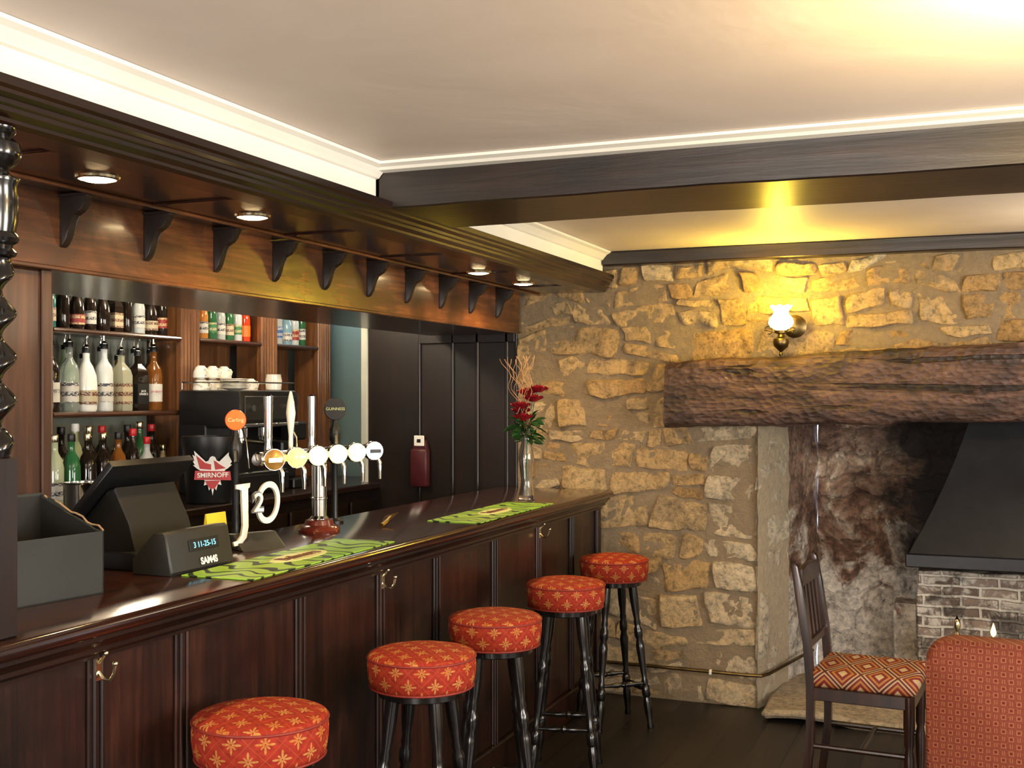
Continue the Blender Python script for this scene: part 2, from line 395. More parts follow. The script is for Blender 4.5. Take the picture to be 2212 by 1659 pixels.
# ------------------------------------------------------------------ camera
cam=bpy.data.cameras.new('camera'); co=bpy.data.objects.new('camera',cam); COL.objects.link(co)
cam.sensor_width=36; cam.lens=2504/2212*36; cam.shift_y=26.5/2212
co.location=(0,0,1.6); co.rotation_euler=(R(90),0,R(21.97)); cam.clip_start=.05
bpy.context.scene.camera=co

# ------------------------------------------------------------------ room shell
CZ=2.37
bm=BM(); box(bm,(-4.2,-2.9,-.08),(3.3,7.1,0)); struct(fin('floor',bm,M_floor,smooth=False),'dark wooden plank floor')
bm=BM(); box(bm,(-4.2,-2.9,CZ),(3.3,7.1,CZ+.1)); struct(fin('ceiling',bm,M_ceil,smooth=False),'off-white uneven plaster ceiling')
def wall_hole(name,axis,a0,a1,s0,s1,holes,mat):
    bm=BM()
    def bx(u0,u1,z0,z1):
        if axis=='x': box(bm,(a0,u0,z0),(a1,u1,z1))
        else: box(bm,(u0,a0,z0),(u1,a1,z1))
    cur=s0
    for h0,h1,z0,z1 in holes:
        bx(cur,h0,0,CZ); bx(h0,h1,0,z0); bx(h0,h1,z1,CZ); cur=h1
    bx(cur,s1,0,CZ)
    return struct(fin(name,bm,mat,smooth=False))
wall_hole('wall_east','x',3.2,3.3,-2.9,7.1,[(-.9,.7,.85,2.1),(2.0,3.8,.85,2.1)],M_cream_wall)
wall_hole('wall_south','y',-2.9,-2.8,-4.2,3.2,[(-1.8,.2,.8,2.1)],M_cream_wall)
bm=BM(); box(bm,(-4.2,-2.8,0),(-4.06,7.1,CZ)); struct(fin('wall_west',bm,M_post,smooth=False))
bm=BM(); box(bm,(-4.06,6.6,0),(-2.4,6.7,CZ)); struct(fin('wall_north',bm,M_blue,smooth=False),'blue-grey painted wall of passage')
def window(name,axis,a,h):
    h0,h1,z0,z1=h; bm=BM(); w=.05
    def bx(u0,u1,y0,y1):
        if axis=='x': box(bm,(a-.03,u0,y0),(a+.03,u1,y1),.004)
        else: box(bm,(u0,a-.03,y0),(u1,a+.03,y1),.004)
    bx(h0,h1,z0,z0+w); bx(h0,h1,z1-w,z1); bx(h0,h0+w,z0+w,z1-w); bx(h1-w,h1,z0+w,z1-w)
    bx((h0+h1)/2-.02,(h0+h1)/2+.02,z0+w,z1-w); bx(h0+w,(h0+h1)/2-.02,(z0+z1)/2-.012,(z0+z1)/2+.012); bx((h0+h1)/2+.02,h1-w,(z0+z1)/2-.012,(z0+z1)/2+.012)
    struct(fin(name,bm,M_trim))
window('window_1','x',3.25,(-.9,.7,.85,2.1)); window('window_2','x',3.25,(2.0,3.8,.85,2.1)); window('window_3','y',-2.85,(-1.8,.2,.8,2.1))
def cornice(name,y0,y1):
    bm=BM(); box(bm,(-1.93,y0,2.25),(-1.87,y1,CZ-.001))
    prism(bm,[(-1.872,CZ-.001),(-1.815,CZ-.001),(-1.817,CZ-.010),(-1.835,CZ-.018),(-1.850,CZ-.034),(-1.858,CZ-.044),(-1.872,CZ-.047)],'y',y0,y1)
    struct(fin(name,bm,M_trim,smooth=False),'white painted plaster cornice above bar canopy')
cornice('trim_1',-2.8,3.42); cornice('trim_2',3.91,5.93)
bm=BM(); prism(bm,[(3.35,CZ-.001),(3.35,CZ-.010),(3.375,CZ-.016),(3.385,CZ-.024),(3.425,CZ-.026),(3.425,CZ-.001)],'x',-1.868,3.2)
struct(fin('trim_3',bm,M_trim,smooth=False),'white cornice strip above ceiling beam')
bm=BM(); box(bm,(-3.33,6.0,0),(-2.33,6.06,CZ))
for x0,x1 in ((-3.0,-2.985),(-2.79,-2.775),(-2.64,-2.62),(-2.46,-2.44),(-2.40,-2.385)):
    box(bm,(x0,5.985,.02),(x1,6.0,2.2),.004)
box(bm,(-2.99,5.985,1.9),(-2.4,6.0,2.0),.004)
struct(fin('wall_north_panelled',bm,M_darkv),'dark panelled wooden wall at end of bar')
bm=BM(); box(bm,(-3.375,5.985,0),(-3.33,6.07,2.2),.006); struct(fin('trim_4',bm,M_casing),'pale painted door casing')

# ------------------------------------------------------------------ stone wall
def mkstone(bm,lay,mapf,u0,u1,z0,z1,dep,tint,warp):
    gap=.0025
    hx=(u1-u0)/2-gap; hz=(z1-z0)/2-gap; cx=(u0+u1)/2; cz=(z0+z1)/2
    nx=max(8,min(26,int((u1-u0)/.014))); nz=max(7,min(20,int((z1-z0)/.014)))
    sd=random.uniform(0,100); k=random.uniform(.03,.22); sh=random.uniform(-.022,.022); sv=random.uniform(-.09,.09)
    d=dep*random.uniform(.45,1.4); g=[]; tx=random.uniform(-.08,.08); tz=random.uniform(-.10,.10)
    for j in range(nz+1):
        row=[]
        for i in range(nx+1):
            a=-1+2*i/nx; b=-1+2*j/nz
            a=math.copysign(abs(a)**.75,a); b=math.copysign(abs(b)**.75,b)
            x=a*math.sqrt(1-k*b*b*abs(a)); z=b*math.sqrt(1-k*a*a*abs(b))
            u=cx+x*hx+sh*b; w=cz+z*hz+sv*x*hx
            e=max(0,(1-abs(a)**12)*(1-abs(b)**12))
            nn=noise.noise(Vector((u*8,w*8,sd)))*.020+noise.noise(Vector((u*22,w*22,sd)))*.012+noise.noise(Vector((u*55,w*55,sd)))*.006+tx*x*hx+tz*z*hz
            if warp:
                u+=noise.noise(Vector((u*3,w*3,5)))*.04*warp; w+=noise.noise(Vector((u*2.2,w*3,9)))*.085*warp
            u+=noise.noise(Vector((u*12,w*12,sd)))*.018*warp; w+=noise.noise(Vector((u*12,w*12,sd+7)))*.018*warp
            v=bm.verts.new(mapf(u,w,-.004+max(.004,d+nn)*e**.35)); v[lay]=(tint,0,0,1); row.append(v)
        g.append(row)
    for j in range(nz):
        for i in range(nx): bm.faces.new((g[j][i],g[j][i+1],g[j+1][i+1],g[j+1][i]))
def mortar(bm,lay,mapf,u0,u1,z0,z1,step=.025,base=.011):
    nx=int((u1-u0)/step)+1; nz=int((z1-z0)/step)+1; g=[]
    for j in range(nz+1):
        row=[]
        for i in range(nx+1):
            u=u0+(u1-u0)*i/nx; w=z0+(z1-z0)*j/nz
            v=bm.verts.new(mapf(u,w,base+noise.noise(Vector((u*9,w*9,3)))*.008+noise.noise(Vector((u*25,w*25,3)))*.004)); v[lay]=(0,1,0,1); row.append(v)
        g.append(row)
    for j in range(nz):
        for i in range(nx): bm.faces.new((g[j][i],g[j][i+1],g[j+1][i+1],g[j+1][i]))
def fillrow(bm,lay,mapf,u0,u1,z0,z1,dep,warp,tf):
    u=u0; h=z1-z0
    while u<u1-.001:
        w=random.uniform(.8,2.5)*max(h,.09); w=min(w,.40)
        if u+w>u1-.09: w=u1-u
        if w>.5: w/=2
        z=random.random()
        if h>.125 and z<.40:
            m=z0+h*random.uniform(.32,.68)
            if random.random()<.5 and w>.2:
                mkstone(bm,lay,mapf,u,u+w,z0,m,dep,tf(u,z0),warp); s=u+w*random.uniform(.35,.65)
                mkstone(bm,lay,mapf,u,s,m,z1,dep,tf(u,z1),warp); mkstone(bm,lay,mapf,s,u+w,m,z1,dep,tf(u,z1),warp)
            else:
                mkstone(bm,lay,mapf,u,u+w,z0,m,dep,tf(u,z0),warp); mkstone(bm,lay,mapf,u,u+w,m,z1,dep,tf(u,z1),warp)
        else: mkstone(bm,lay,mapf,u,u+w,z0,z1,dep,tf(u,z0),warp)
        u+=w
bm=BM(); lay=bm.verts.layers.float_color.new('stonecol')
mapf=lambda u,w,h: Vector((u,6.0-h,w))
mortar(bm,lay,mapf,-2.38,-1.050,0,1.6); mortar(bm,lay,mapf,-2.38,1.9,1.6,CZ)
tf=lambda u,z: min(1,max(0,random.gauss(.42,.2)+max(0,.9-z)*.42))
z=0.0
hs=[.13,.17,.11,.19,.16,.12,.20,.14,.17,.10,.15,.17,.19,.15,.11,.09]
sc=2.30/sum(hs)
for i,h in enumerate(hs):
    h*=sc; z1=z+h
    if z<1.55:
        qw=random.uniform(.20,.38)
        fillrow(bm,lay,mapf,-2.38,-1.05-qw,z,z1,.024,1,tf)
        mkstone(bm,lay,mapf,-1.05-qw,-1.05,z,z1,.026,.7+.25*random.random(),.25)
    else: fillrow(bm,lay,mapf,-2.38,1.9,z,z1,.024,1,tf)
    z=z1
struct(fin('wall_north_stone',bm,M_stone,ang=50),'honey-coloured rubble stone wall')
def rough_box(name,lo,hi,mat,amp,freq,step,parent=None,bev=.005,ang=28):
    bm=BM(); box(bm,lo,hi,bev)
    L=[hi[i]-lo[i] for i in range(3)]
    for a in range(3):
        m=max(1,int(L[a]/step))
        for k in range(1,m):
            p=[0,0,0]; p[a]=lo[a]+L[a]*k/m; nn=[0,0,0]; nn[a]=1
            bmesh.ops.bisect_plane(bm,geom=bm.verts[:]+bm.edges[:]+bm.faces[:],plane_co=p,plane_no=nn)
    for v in bm.verts:
        v.co+=noise.noise_vector(v.co*freq)*amp+noise.noise_vector(v.co*freq*.25)*amp
    return fin(name,bm,mat,parent,ang=ang)
struct(rough_box('trim_5',(-1.86,5.90,2.297),(2.4,5.985,2.367),M_beam,.004,4,.1),'dark timber wall plate along top of stone wall')
b=rough_box('ceiling_beam',(-1.865,3.425,2.226),(3.19,3.90,2.366),M_beam,.0045,4,.10)
tag(b,'heavy black-brown painted timber beam under the ceiling','beam')

# ------------------------------------------------------------------ fireplace
fp=empty('fireplace',(0,6.3,0),0,'inglenook stone fireplace with rough oak mantel beam','fireplace')
bm=BM(); lay=bm.verts.layers.float_color.new('stonecol')
ud=Vector((.20,.9,0)).normalized(); nd=Vector((.976,-.217,0))
mj=lambda u,w,h: Vector((-1.056,-.3,0))+ud*u+nd*h+Vector((0,0,w))
mortar(bm,lay,mj,-.03,.40,0,1.56,.03,.010); z=0
while z<1.35:
    h=random.uniform(.18,.38)
    if z+h>1.45: h=1.56-z
    fillrow(bm,lay,mj,-.02,.40,z,z+h,.012,.3,lambda u,z:random.uniform(.6,1)); z+=h
fin('fireplace_jamb',bm,M_jamb,fp,ang=60)
def sheet(name,f,nx,nz,mat):
    bm=BM(); g=[]
    for j in range(nz+1): g.append([bm.verts.new(f(i/nx,j/nz)) for i in range(nx+1)])
    for j in range(nz):
        for i in range(nx): bm.faces.new((g[j][i],g[j][i+1],g[j+1][i+1],g[j+1][i]))
    return fin(name,bm,mat,fp,ang=60)
def f1(s,t):
    u=.38+.56*s; w=2.3*t; h=noise.noise(Vector((u*6,w*5,4)))*.03+noise.noise(Vector((u*18,w*18,4)))*.010-.012
    return mj(u,w,h)
sheet('jamb_return',f1,20,60,M_fire2)
def f2(s,t):
    x=-.87+2.6*s; w=2.3*t
    return Vector((x,.6+noise.noise(Vector((x*5,w*5,1)))*.045+noise.noise(Vector((x*15,w*15,1)))*.016,w))
sheet('fireback',f2,70,60,M_fire)
bm=BM(); box(bm,(1.6,-.28,0),(1.75,.6,2.3)); fin('fireplace_side',bm,M_fire,fp)
bm=BM(); box(bm,(-1.3,-.25,2.2),(1.75,.65,2.3)); fin('chimney_flue',bm,M_fire,fp)
rough_box('hearth',(-1.00,-.55,0),(1.7,.58,.05),M_jamb,.020,5,.06,fp,.02)
rough_box('brick_fireback',(-.31,.28,.05),(1.3,.56,.67),M_brick,.010,7,.06,fp)
rough_box('stone_ledge',(-.44,.42,.05),(-.315,.58,.46),M_fire2,.012,6,.05,fp)
bm=BM(); n=90
rings=[]
for i in range(n+1):
    x=-1.505+3.0*i/n; t=i/n
    zt=1.775+.135*t; zb=1.445+.075*t
    cs=[(-.45,zb),(-.47,zb+.02)]+[(-.476,zb+(zt-zb)*q) for q in (.14,.26,.38,.5,.62,.74,.86)]+[(-.468,zt-.02),(-.45,zt),(-.38,zt+.004),(-.28,zt),(-.28,zb),(-.38,zb-.004)]
    ring=[]
    for (y,zz) in cs:
        p=Vector((x,y,zz)); nn=noise.noise_vector(p*3.2)*.016+noise.noise_vector(p*12)*.008+noise.noise_vector(p*26)*.006
        p+=Vector((nn.x*.4,nn.y,nn.z)); ring.append(bm.verts.new(p))
    rings.append(ring)
for a,b2 in zip(rings,rings[1:]):
    m=len(a)
    for i in range(m): bm.faces.new((a[i],a[(i+1)%m],b2[(i+1)%m],b2[i]))
bm.faces.new(rings[0]); bm.faces.new(rings[-1])
fin('mantel_beam',bm,M_mantel,fp,ang=50)
bm=BM(); rings=[]
K=12
for i in range(K+1):
    t=i/K; zz=.80+1.4*t
    f=1-(1-t)**1.9
    xl=-.334+.40*f; xr=1.35-.35*f; yf=-.10+.36*f; yb=.57
    rings.append([bm.verts.new((xl,yf,zz)),bm.verts.new((xr,yf,zz)),bm.verts.new((xr,yb,zz)),bm.verts.new((xl,yb,zz))])
for a,b2 in zip(rings,rings[1:]):
    for i in range(4): bm.faces.new((a[i],a[(i+1)%4],b2[(i+1)%4],b2[i]))
hood=fin('fireplace_hood',bm,M_iron,fp,ang=40)
bm=BM(); box(bm,(-.35,-.115,.735),(1.36,.57,.805),.006)
fin('hood_rim',bm,M_iron,hood)
bm=BM(); tube(bm,[(-2.3,5.945,.18),(-1.6,5.94,.178),(-1.10,5.94,.175),(-1.03,5.95,.175),(-1.0,5.99,.18),(-.93,6.3,.185),(-.86,6.6,.19)],.009,8)
pp=fin('heating_pipe',bm,M_abrass); tag(pp,'thin brown metal pipe along foot of stone wall','pipe')
bm=BM(); box(bm,(-1.297,5.928,.162),(-1.283,5.952,.188),.003); fin('pipe_clip',bm,M_china,pp)
fs=empty('fireside_companion_stand',(-.10,5.93,.065),0,'small brass fireside tool stand on the hearth','fireside tools')
bm=BM(); lathe(bm,[(.07,0),(.07,.01),(.02,.03),(.008,.06),(.008,.38),(.016,.395),(.008,.41),(.016,.43),(.016,.455),(0,.49)],14); fin('stand',bm,M_brass,fs)
for s in (-1,1):
    bm=BM(); rod(bm,(s*.05,0,.12),(s*.05,0,.33),.004); sph(bm,(s*.05,0,.335),.009); rod(bm,(s*.05,0,.32),(0,0,.32),.003); fin('fire_iron',bm,M_brass,fs)
bm=BM(); lathe(bm,[(.05,0),(.05,.008),(.012,.02),(.008,.10),(.014,.12),(.009,.14),(.009,.34),(.024,.365),(.010,.375),(.012,.385),(.012,.40),(0,.402)],14)
cs_=fin('brass_candlestick',bm,M_brass,None,(.06,5.90,.065)); tag(cs_,'polished brass candlestick with small orange flame','candlestick')
bm=BM(); lathe(bm,[(0,.402),(.010,.412),(.013,.425),(.008,.445),(0,.470)],12,caps=False); fin('flame',bm,M_flame,cs_)

# ------------------------------------------------------------------ wall lamp
wl=empty('wall_lamp',(-.915,5.84,1.9),0,'brass oil-lamp style wall light with frilled white glass shade','lamp')
bm=BM(); lathe(bm,[(0,-.105),(.008,-.10),(.010,-.09),(.005,-.08),(.016,-.07),(.034,-.052),(.040,-.032),(.036,-.015),(.018,-.004),(.014,.008),(.030,.014),(.032,.026),(.012,.030)],24); fin('oil_reservoir',bm,M_abrass,wl)
bm=BM(); S=48; prof=[(.030,.032),(.052,.045),(.062,.065),(.056,.088),(.038,.108),(.036,.122),(.046,.140),(.052,.150)]
rings=[]
for k,(r,zz) in enumerate(prof):
    rings.append([bm.verts.new(((r+(.005*math.cos(8*2*math.pi*i/S) if k>=6 else 0))*math.cos(2*math.pi*i/S),(r+(.005*math.cos(8*2*math.pi*i/S) if k>=6 else 0))*math.sin(2*math.pi*i/S),zz+(.004*math.cos(8*2*math.pi*i/S) if k==7 else 0))) for i in range(S)])
for a,b2 in zip(rings,rings[1:]):
    for i in range(S): bm.faces.new((a[i],a[(i+1)%S],b2[(i+1)%S],b2[i]))
fin('lamp_shade',bm,M_shade,wl)
bm=BM(); M=Matrix.Translation((.055,.085,.05))@Matrix.Rotation(R(90),4,'X'); lathe(bm,[(0,-.01),(.052,-.008),(.058,0),(.052,.004),(.035,.014),(0,.018)],24,M); fin('reflector_plate',bm,M_abrass,wl)
bm=BM(); tube(bm,[(.01,.10,-.03),(.02,.06,-.05),(.01,.02,-.02),(0,0,0)],.006)
tube(bm,[(-.03+.0,0,.02)]+[(-.06-.02*math.cos(a),0,.03+.02*math.sin(a)) for a in [i*.5 for i in range(11)]],.003)
tube(bm,[(.03+.0,0,.02)]+[(.055+.012*math.cos(a),0,.03+.012*math.sin(a)) for a in [i*.5 for i in range(11)]],.003)
fin('lamp_arm',bm,M_abrass,wl)

# ------------------------------------------------------------------ bar canopy
CY0,CY1=.6,5.94
bc=empty('bar_canopy',(-2.1,3.3,2.1),0,'dark varnished wooden canopy above bar with moulded edge and corbels','canopy')
def CL(x,y,z): return (x+2.1,y-3.3,z-2.1)
bm=BM()
prof=[(-1.81,2.247),(-1.81,2.228),(-1.818,2.222),(-1.818,2.214),(-1.832,2.206),(-1.832,2.196),(-1.838,2.192),(-1.838,2.182),(-1.852,2.172),(-1.852,2.164),(-1.862,2.156),(-1.95,2.156),(-1.95,2.247)]
prism(bm,[(x+2.1,z-2.1) for x,z in prof],'y',CY0-3.3,CY1-3.3); fin('moulded_edge',bm,M_dark,bc,smooth=False)
bm=BM(); box(bm,CL(-2.352,CY0,2.16),CL(-1.95,CY1,2.18)); box(bm,CL(-2.352,CY0,2.18),CL(-1.93,CY1,2.247))
for y in [1.35+.69*i for i in range(7)]: box(bm,CL(-2.23,y,2.154),CL(-1.95,y+.02,2.161),.002)
fin('soffit',bm,M_soff,bc)
bm=BM(); box(bm,CL(-2.37,CY0,1.945),CL(-2.352,CY1,2.247),.003); box(bm,CL(-2.352,CY0,1.945),CL(-2.345,CY1,1.958),.003); fin('back_panel',bm,M_panel,bc)
bm=BM(); box(bm,CL(-2.88,CY0,1.945),CL(-2.37,CY1,1.965)); box(bm,CL(-2.90,CY0,1.945),CL(-2.88,CY1,2.36)); fin('lower_soffit',bm,M_shelf,bc)
bm=BM(); rod(bm,CL(-2.235,CY0,2.154),CL(-2.235,CY1,2.154),.006); fin('bead',bm,M_panel,bc)
bp=[(0,0),(.096,0),(.096,-.010),(.088,-.016),(.082,-.036),(.068,-.050),(.046,-.058),(.036,-.074),(.030,-.096),(.022,-.122),(.012,-.138),(.0,-.146)]
bm=BM(); prism(bm,bp,'y',-.013,.013,.002); box(bm,(-.0,-.020,-.008),(.108,.020,0),.002)
br0=None
for i in range(12):
    loc=CL(-2.352,1.82+.345*i,2.157)
    if br0 is None: br0=fin('bracket',bm,M_darkv,bc,loc)
    else:
        n_=br0.copy(); COL.objects.link(n_); n_.parent=bc; n_.location=loc
dl=None
for y in (1.7,2.35,3.03,4.78,5.33):
    if dl is None:
        dl=empty('recessed_downlight',(-2.09,y,2.16),0,'round recessed downlight glowing warm in canopy soffit','light fitting','canopy downlights')
        bm=BM(); lathe(bm,[(.044,-.002),(.048,-.008),(.056,-.006),(.058,0)],28,caps=False); fin('bezel',bm,M_brass,dl)
        bm=BM(); lathe(bm,[(0,-.008),(.030,-.011),(.047,-.006)],28,caps=False); fin('lamp',bm,M_glow,dl)
    else: dup(dl,(-2.09,y,2.16))
tp=empty('twisted_post',(-1.885,1.820,1.1),0,'dark turned barley-twist post standing on bar counter','post')
bm=BM(); box(bm,(-.032,-.032,0),(.032,.032,.375),.004); fin('base_block',bm,M_postd,tp)
bm=BM(); rings=[]; z0,z1=.375,.785; n=150; S=24
for i in range(n+1):
    t=i/n; zz=z0+(z1-z0)*t; ph=2*math.pi*(zz-.03)/.090; e=min(1,8*t,8*(1-t)); off=.014*e
    cx,cy=off*math.cos(ph),off*math.sin(ph); r=.028+.003*(1-e)
    rings.append([bm.verts.new((cx+r*math.cos(2*math.pi*k/S),cy+r*math.sin(2*math.pi*k/S),zz)) for k in range(S)])
for a,b2 in zip(rings,rings[1:]):
    for i in range(S): bm.faces.new((a[i],a[(i+1)%S],b2[(i+1)%S],b2[i]))
fin('barley_twist_shaft',bm,M_black,tp,ang=80)
bm=BM(); lathe(bm,[(.028,.785),(.040,.79),(.043,.797),(.036,.805),(.034,.812),(.044,.818),(.047,.826),(.044,.834),(.040,.838),(.044,.86),(.046,.90),(.044,.935),(.048,.942),(.048,.950),(.030,.958),(.026,.966),(.036,.974),(.048,.99),(.052,1.005),(.048,1.022),(.032,1.036),(.040,1.044),(.042,1.055)],30)
fin('turned_capital',bm,M_black,tp)
bm=BM(); box(bm,(-.06,-.44,0),(.0,.0,.845),.006); box(bm,(0,-.035,0),(.010,0,.845),.003); box(bm,(0,-.44,0),(.010,-.40,.845),.003)
tag(fin('canopy_support_panel',bm,M_post,None,(-2.372,2.48,1.1)),'brown wooden support panel between counter and canopy','panel')

# ------------------------------------------------------------------ bar counter
KC=empty('bar_counter',(-2.1,3.3,0),0,'long mahogany panelled bar counter with polished top','bar counter')
def KL(x,y,z): return (x+2.1,y-3.3,z)
KY0,KY1=.6,5.93
bm=BM(); prism(bm,[(-.36,1.062),(-.36,1.1),(.275,1.1),(.285,1.096),(.290,1.086),(.290,1.074),(.285,1.065),(.275,1.062)],'y',KY0-3.3,KY1-3.3); fin('countertop',bm,M_top,KC,ang=50)
bm=BM(); prism(bm,[(.20,1.062),(.272,1.062),(.272,1.052),(.262,1.046),(.256,1.036),(.246,1.030),(.246,1.020),(.236,1.014),(.226,1.008),(.226,1.000),(.20,1.000)],'y',KY0-3.3,KY1-3.3); fin('edge_moulding',bm,M_dark,KC,smooth=False)
bm=BM(); box(bm,KL(-1.95,KY0,0),KL(-1.895,KY1,1.062)); box(bm,KL(-2.42,KY0,0),KL(-2.38,KY1,1.062)); box(bm,KL(-2.38,KY1-.04,0),KL(-1.95,KY1,1.06))
bt=[1.10,1.60,2.12,2.431,2.988,3.49,3.93,4.49,5.01,5.48]
for y in bt: 
    box(bm,KL(-1.895,y-.028,.14),KL(-1.886,y+.028,1.0),.003)
    rod(bm,KL(-1.884,y-.012,.14),KL(-1.884,y-.012,1.0),.005); rod(bm,KL(-1.884,y+.012,.14),KL(-1.884,y+.012,1.0),.005)
box(bm,KL(-1.895,KY0,0),KL(-1.870,KY1,.14),.006); box(bm,KL(-1.895,KY1-.06,.14),KL(-1.878,KY1,1.0),.004)
fin('front_panelling',bm,M_front,KC)
bm=BM(); box(bm,(-.0,-.010,-.028),(.004,.010,.028),.0015)
tube(bm,[(.003,0,-.008),(.015,0,-.022),(.032,0,-.024),(.042,0,-.010),(.046,0,.008)],[.004,.004,.004,.0035,.004]); sph(bm,(.046,0,.012),.006)
tube(bm,[(.003,0,.010),(.012,0,.020),(.020,0,.030)],.0035); sph(bm,(.021,0,.032),.006)
hk=None
for y in (2.12,3.49,5.01):
    if hk is None: hk=fin('coat_hook',bm,M_brass,KC,KL(-1.884,y,.975)); hk["label"]='small polished brass coat hook'; hk.scale=(1.1,1.1,1.1)
    else:
        h2=hk.copy(); COL.objects.link(h2); h2.parent=KC; h2.location=KL(-1.884,y,.975)

def runner(x,y,rz,L_=.88,W=.23):
    e=empty('bar_runner',(x,y,1.1),rz,'green bar runner with black swirls and cream oval logo on counter','bar mat','bar runners')
    bm=BM(); box(bm,(-W/2,-L_/2,0.0005),(W/2,L_/2,.005),.0015); fin('mat',bm,M_run,e)
    bm=BM(); lathe(bm,[(0,.0066),(.97,.0066),(1,.0050)],48,Matrix.Diagonal((.052,.150,1,1)),caps=False); fin('logo_oval',bm,M_cream,e)
    textmesh('logo_text','Bulmers',.066,.0006,M_rtext,e,(0,0,.0075),(0,0,R(90)),0,1,.001)
    return e
runner(-1.953,3.08,R(2)); runner(-1.935,4.60,R(1))

# ------------------------------------------------------------------ things on the counter
cb=empty('cardboard_box',(-2.2,2.225,1.1),R(-8),'open grey cardboard box with torn upper edge on counter','box')
bm=BM()
def wallp(pts,th,axis,a): prism(bm,pts,axis,a,a+th)
w=.135; d=.12
box(bm,(-d,-w,0),(d,w,.004))
box(bm,(d-.004,-w,0),(d,w,.158))
box(bm,(-d,-w,0),(-d+.004,w,.245))
wallp([(-d,0),(d,0),(d,.158),(d-.03,.162),(d-.08,.182),(-.02,.2),(-.05,.225),(-d,.245)],.004,'y',w-.004)
wallp([(-d,0),(d,0),(d,.158),(-d,.245)],.004,'y',-w)
fin('box_body',bm,M_card,cb,smooth=False)
bm=BM(); box(bm,(-d+.0042,-w+.0045,.0045),(-d+.006,w-.0045,.238)); box(bm,(-d+.006,-w+.0045,.0045),(d-.006,w-.0045,.006)); prism(bm,[(-d+.006,.006),(d-.006,.006),(d-.006,.152),(-d+.006,.235)],'y',w-.0065,w-.0045); prism(bm,[(-d+.006,.006),(d-.006,.006),(d-.006,.152),(-d+.006,.235)],'y',-w+.0045,-w+.0065); fin('box_lining',bm,M_cardin,cb,smooth=False)
bm=BM(); tube(bm,[(d-.02*i,w-.002+.003*math.sin(i*2.1),.160+.0072*i+.004*math.sin(i*1.7)) for i in range(12)],.0025,6); fin('torn_edge',bm,M_torn,cb)
ps=empty('till_terminal',(-2.26,2.83,1.1),0,'black touchscreen till with grey customer display on counter','till')
bm=BM(); prism(bm,[(-.14,0),(.10,0),(.10,.02),(.02,.055),(-.14,.05)],'y',-.17,.15,.006); fin('base',bm,M_plast,ps)
bm=BM(); prism(bm,[(-.215,.130),(-.198,.118),(-.022,.300),(-.040,.315)],'y',-.20,.17,.005); fin('screen_housing',bm,M_plast,ps)
bm=BM(); prism(bm,[(-.214,.146),(-.2155,.1475),(-.056,.3125),(-.054,.311)],'y',-.175,.145); fin('screen',bm,plain('screen_glass',(.01,.012,.015),.08),ps)
bm=BM(); prism(bm,[(-.14,.04),(.02,.05),(-.01,.13),(-.06,.235),(-.09,.225),(-.18,.135)],'y',-.15,.12,.006); fin('stand',bm,M_cardin,ps)
cd=empty('customer_display',(.145,-.065,0)); cd.parent=ps; cd.scale=(.9,.9,.9)
bm=BM(); prism(bm,[(-.10,0),(.045,0),(.052,.012),(.028,.128),(.018,.135),(-.02,.132),(-.10,.05)],'y',-.165,.155,.006); fin('display_body',bm,M_gplast,cd)
bm=BM(); M=Matrix.Translation((.0385,.0,.083))@Matrix.Rotation(R(-11.7),4,'Y'); box(bm,(-.001,-.065,-.018),(.0035,.085,.018),.001,1,M); fin('display_window',bm,M_plast,cd)
textmesh('display_text','3 11-25-15',.026,.0004,M_lcd,cd,(.0435,.01,.083),(R(90-11.7),0,R(90)))
textmesh('display_logo','SAM4S',.030,.0004,M_white,cd,(.0535,.02,.030),(R(90-11.7),0,R(90)),0,1,.0012)
js=empty('drinks_sign',(-2.20,3.22,1.1),R(-25),'free-standing white J2O letter sign on grey wedge base','sign')
bm=BM(); prism(bm,[(-.05,0),(.05,0),(.03,.012),(-.02,.05),(-.05,.05)],'y',-.08,.08,.003); fin('sign_base',bm,M_sbase,js)
tl=(R(84),R(0),R(90))
bm=BM()
J=[(-.034,.112),(.018,.116),(.016,.100),(.008,.096),(.008,-.04),(.000,-.080),(-.022,-.106),(-.046,-.108),(-.050,-.092),(-.032,-.090),(-.018,-.070),(-.012,-.035),(-.014,.092),(-.034,.096)]
prism(bm,[(a_+.10*b_*.3,b_*.90) for a_,b_ in J],'z',-.005,.005,.001)
fin('letter_j',bm,M_silver,js,(.0,-.045,.112),tl)
textmesh('letter_o','O',.195,.006,M_silver,js,(-.008,.034,.140),tl,.22,.60,.001)
textmesh('numeral','2',.085,.004,M_sbase,js,(.012,-.010,.150),tl,.1,.9,.006)
textmesh('numeral','2',.085,.004,M_silver,js,(.020,-.010,.150),tl,.1,.9,.001)
bm=BM(); prism(bm,[(-.02,0),(.02,0),(.003,.13),(-.003,.13)],'y',-.05,.05,.001)
yc=fin('tent_card',bm,M_yel,None,(-2.25,3.06,1.1)); tag(yc,'yellow folded promotional tent card on counter','card')
bf=empty('beer_font',(-2.26,3.70,1.1),0,'chrome T-shaped beer font with illuminated round badges on counter','beer tap')
bm=BM(); lathe(bm,[(.075,0),(.078,.01),(.070,.022),(.055,.028),(.05,.045),(.034,.05)],32); fin('base',bm,M_base,bf)
bm=BM(); lathe(bm,[(.034,.04),(.036,.05),(.028,.06),(.028,.12),(.031,.122),(.031,.128),(.028,.13),(.028,.30),(.0,.31)],28); fin('column',bm,M_chrome,bf)
bm=BM(); M=Matrix.Translation((0,-.40,.285))@Matrix.Rotation(R(-90),4,'X'); lathe(bm,[(0,0),(.02,.002),(.026,.01),(.026,.79),(.02,.798),(0,.80)],24,M); fin('crossbar',bm,M_chrome,bf)
mats=[M_lenso,M_lensy,M_lens,M_lens,M_lens,M_lensb]
ML=Matrix.Rotation(R(90),4,'Y')
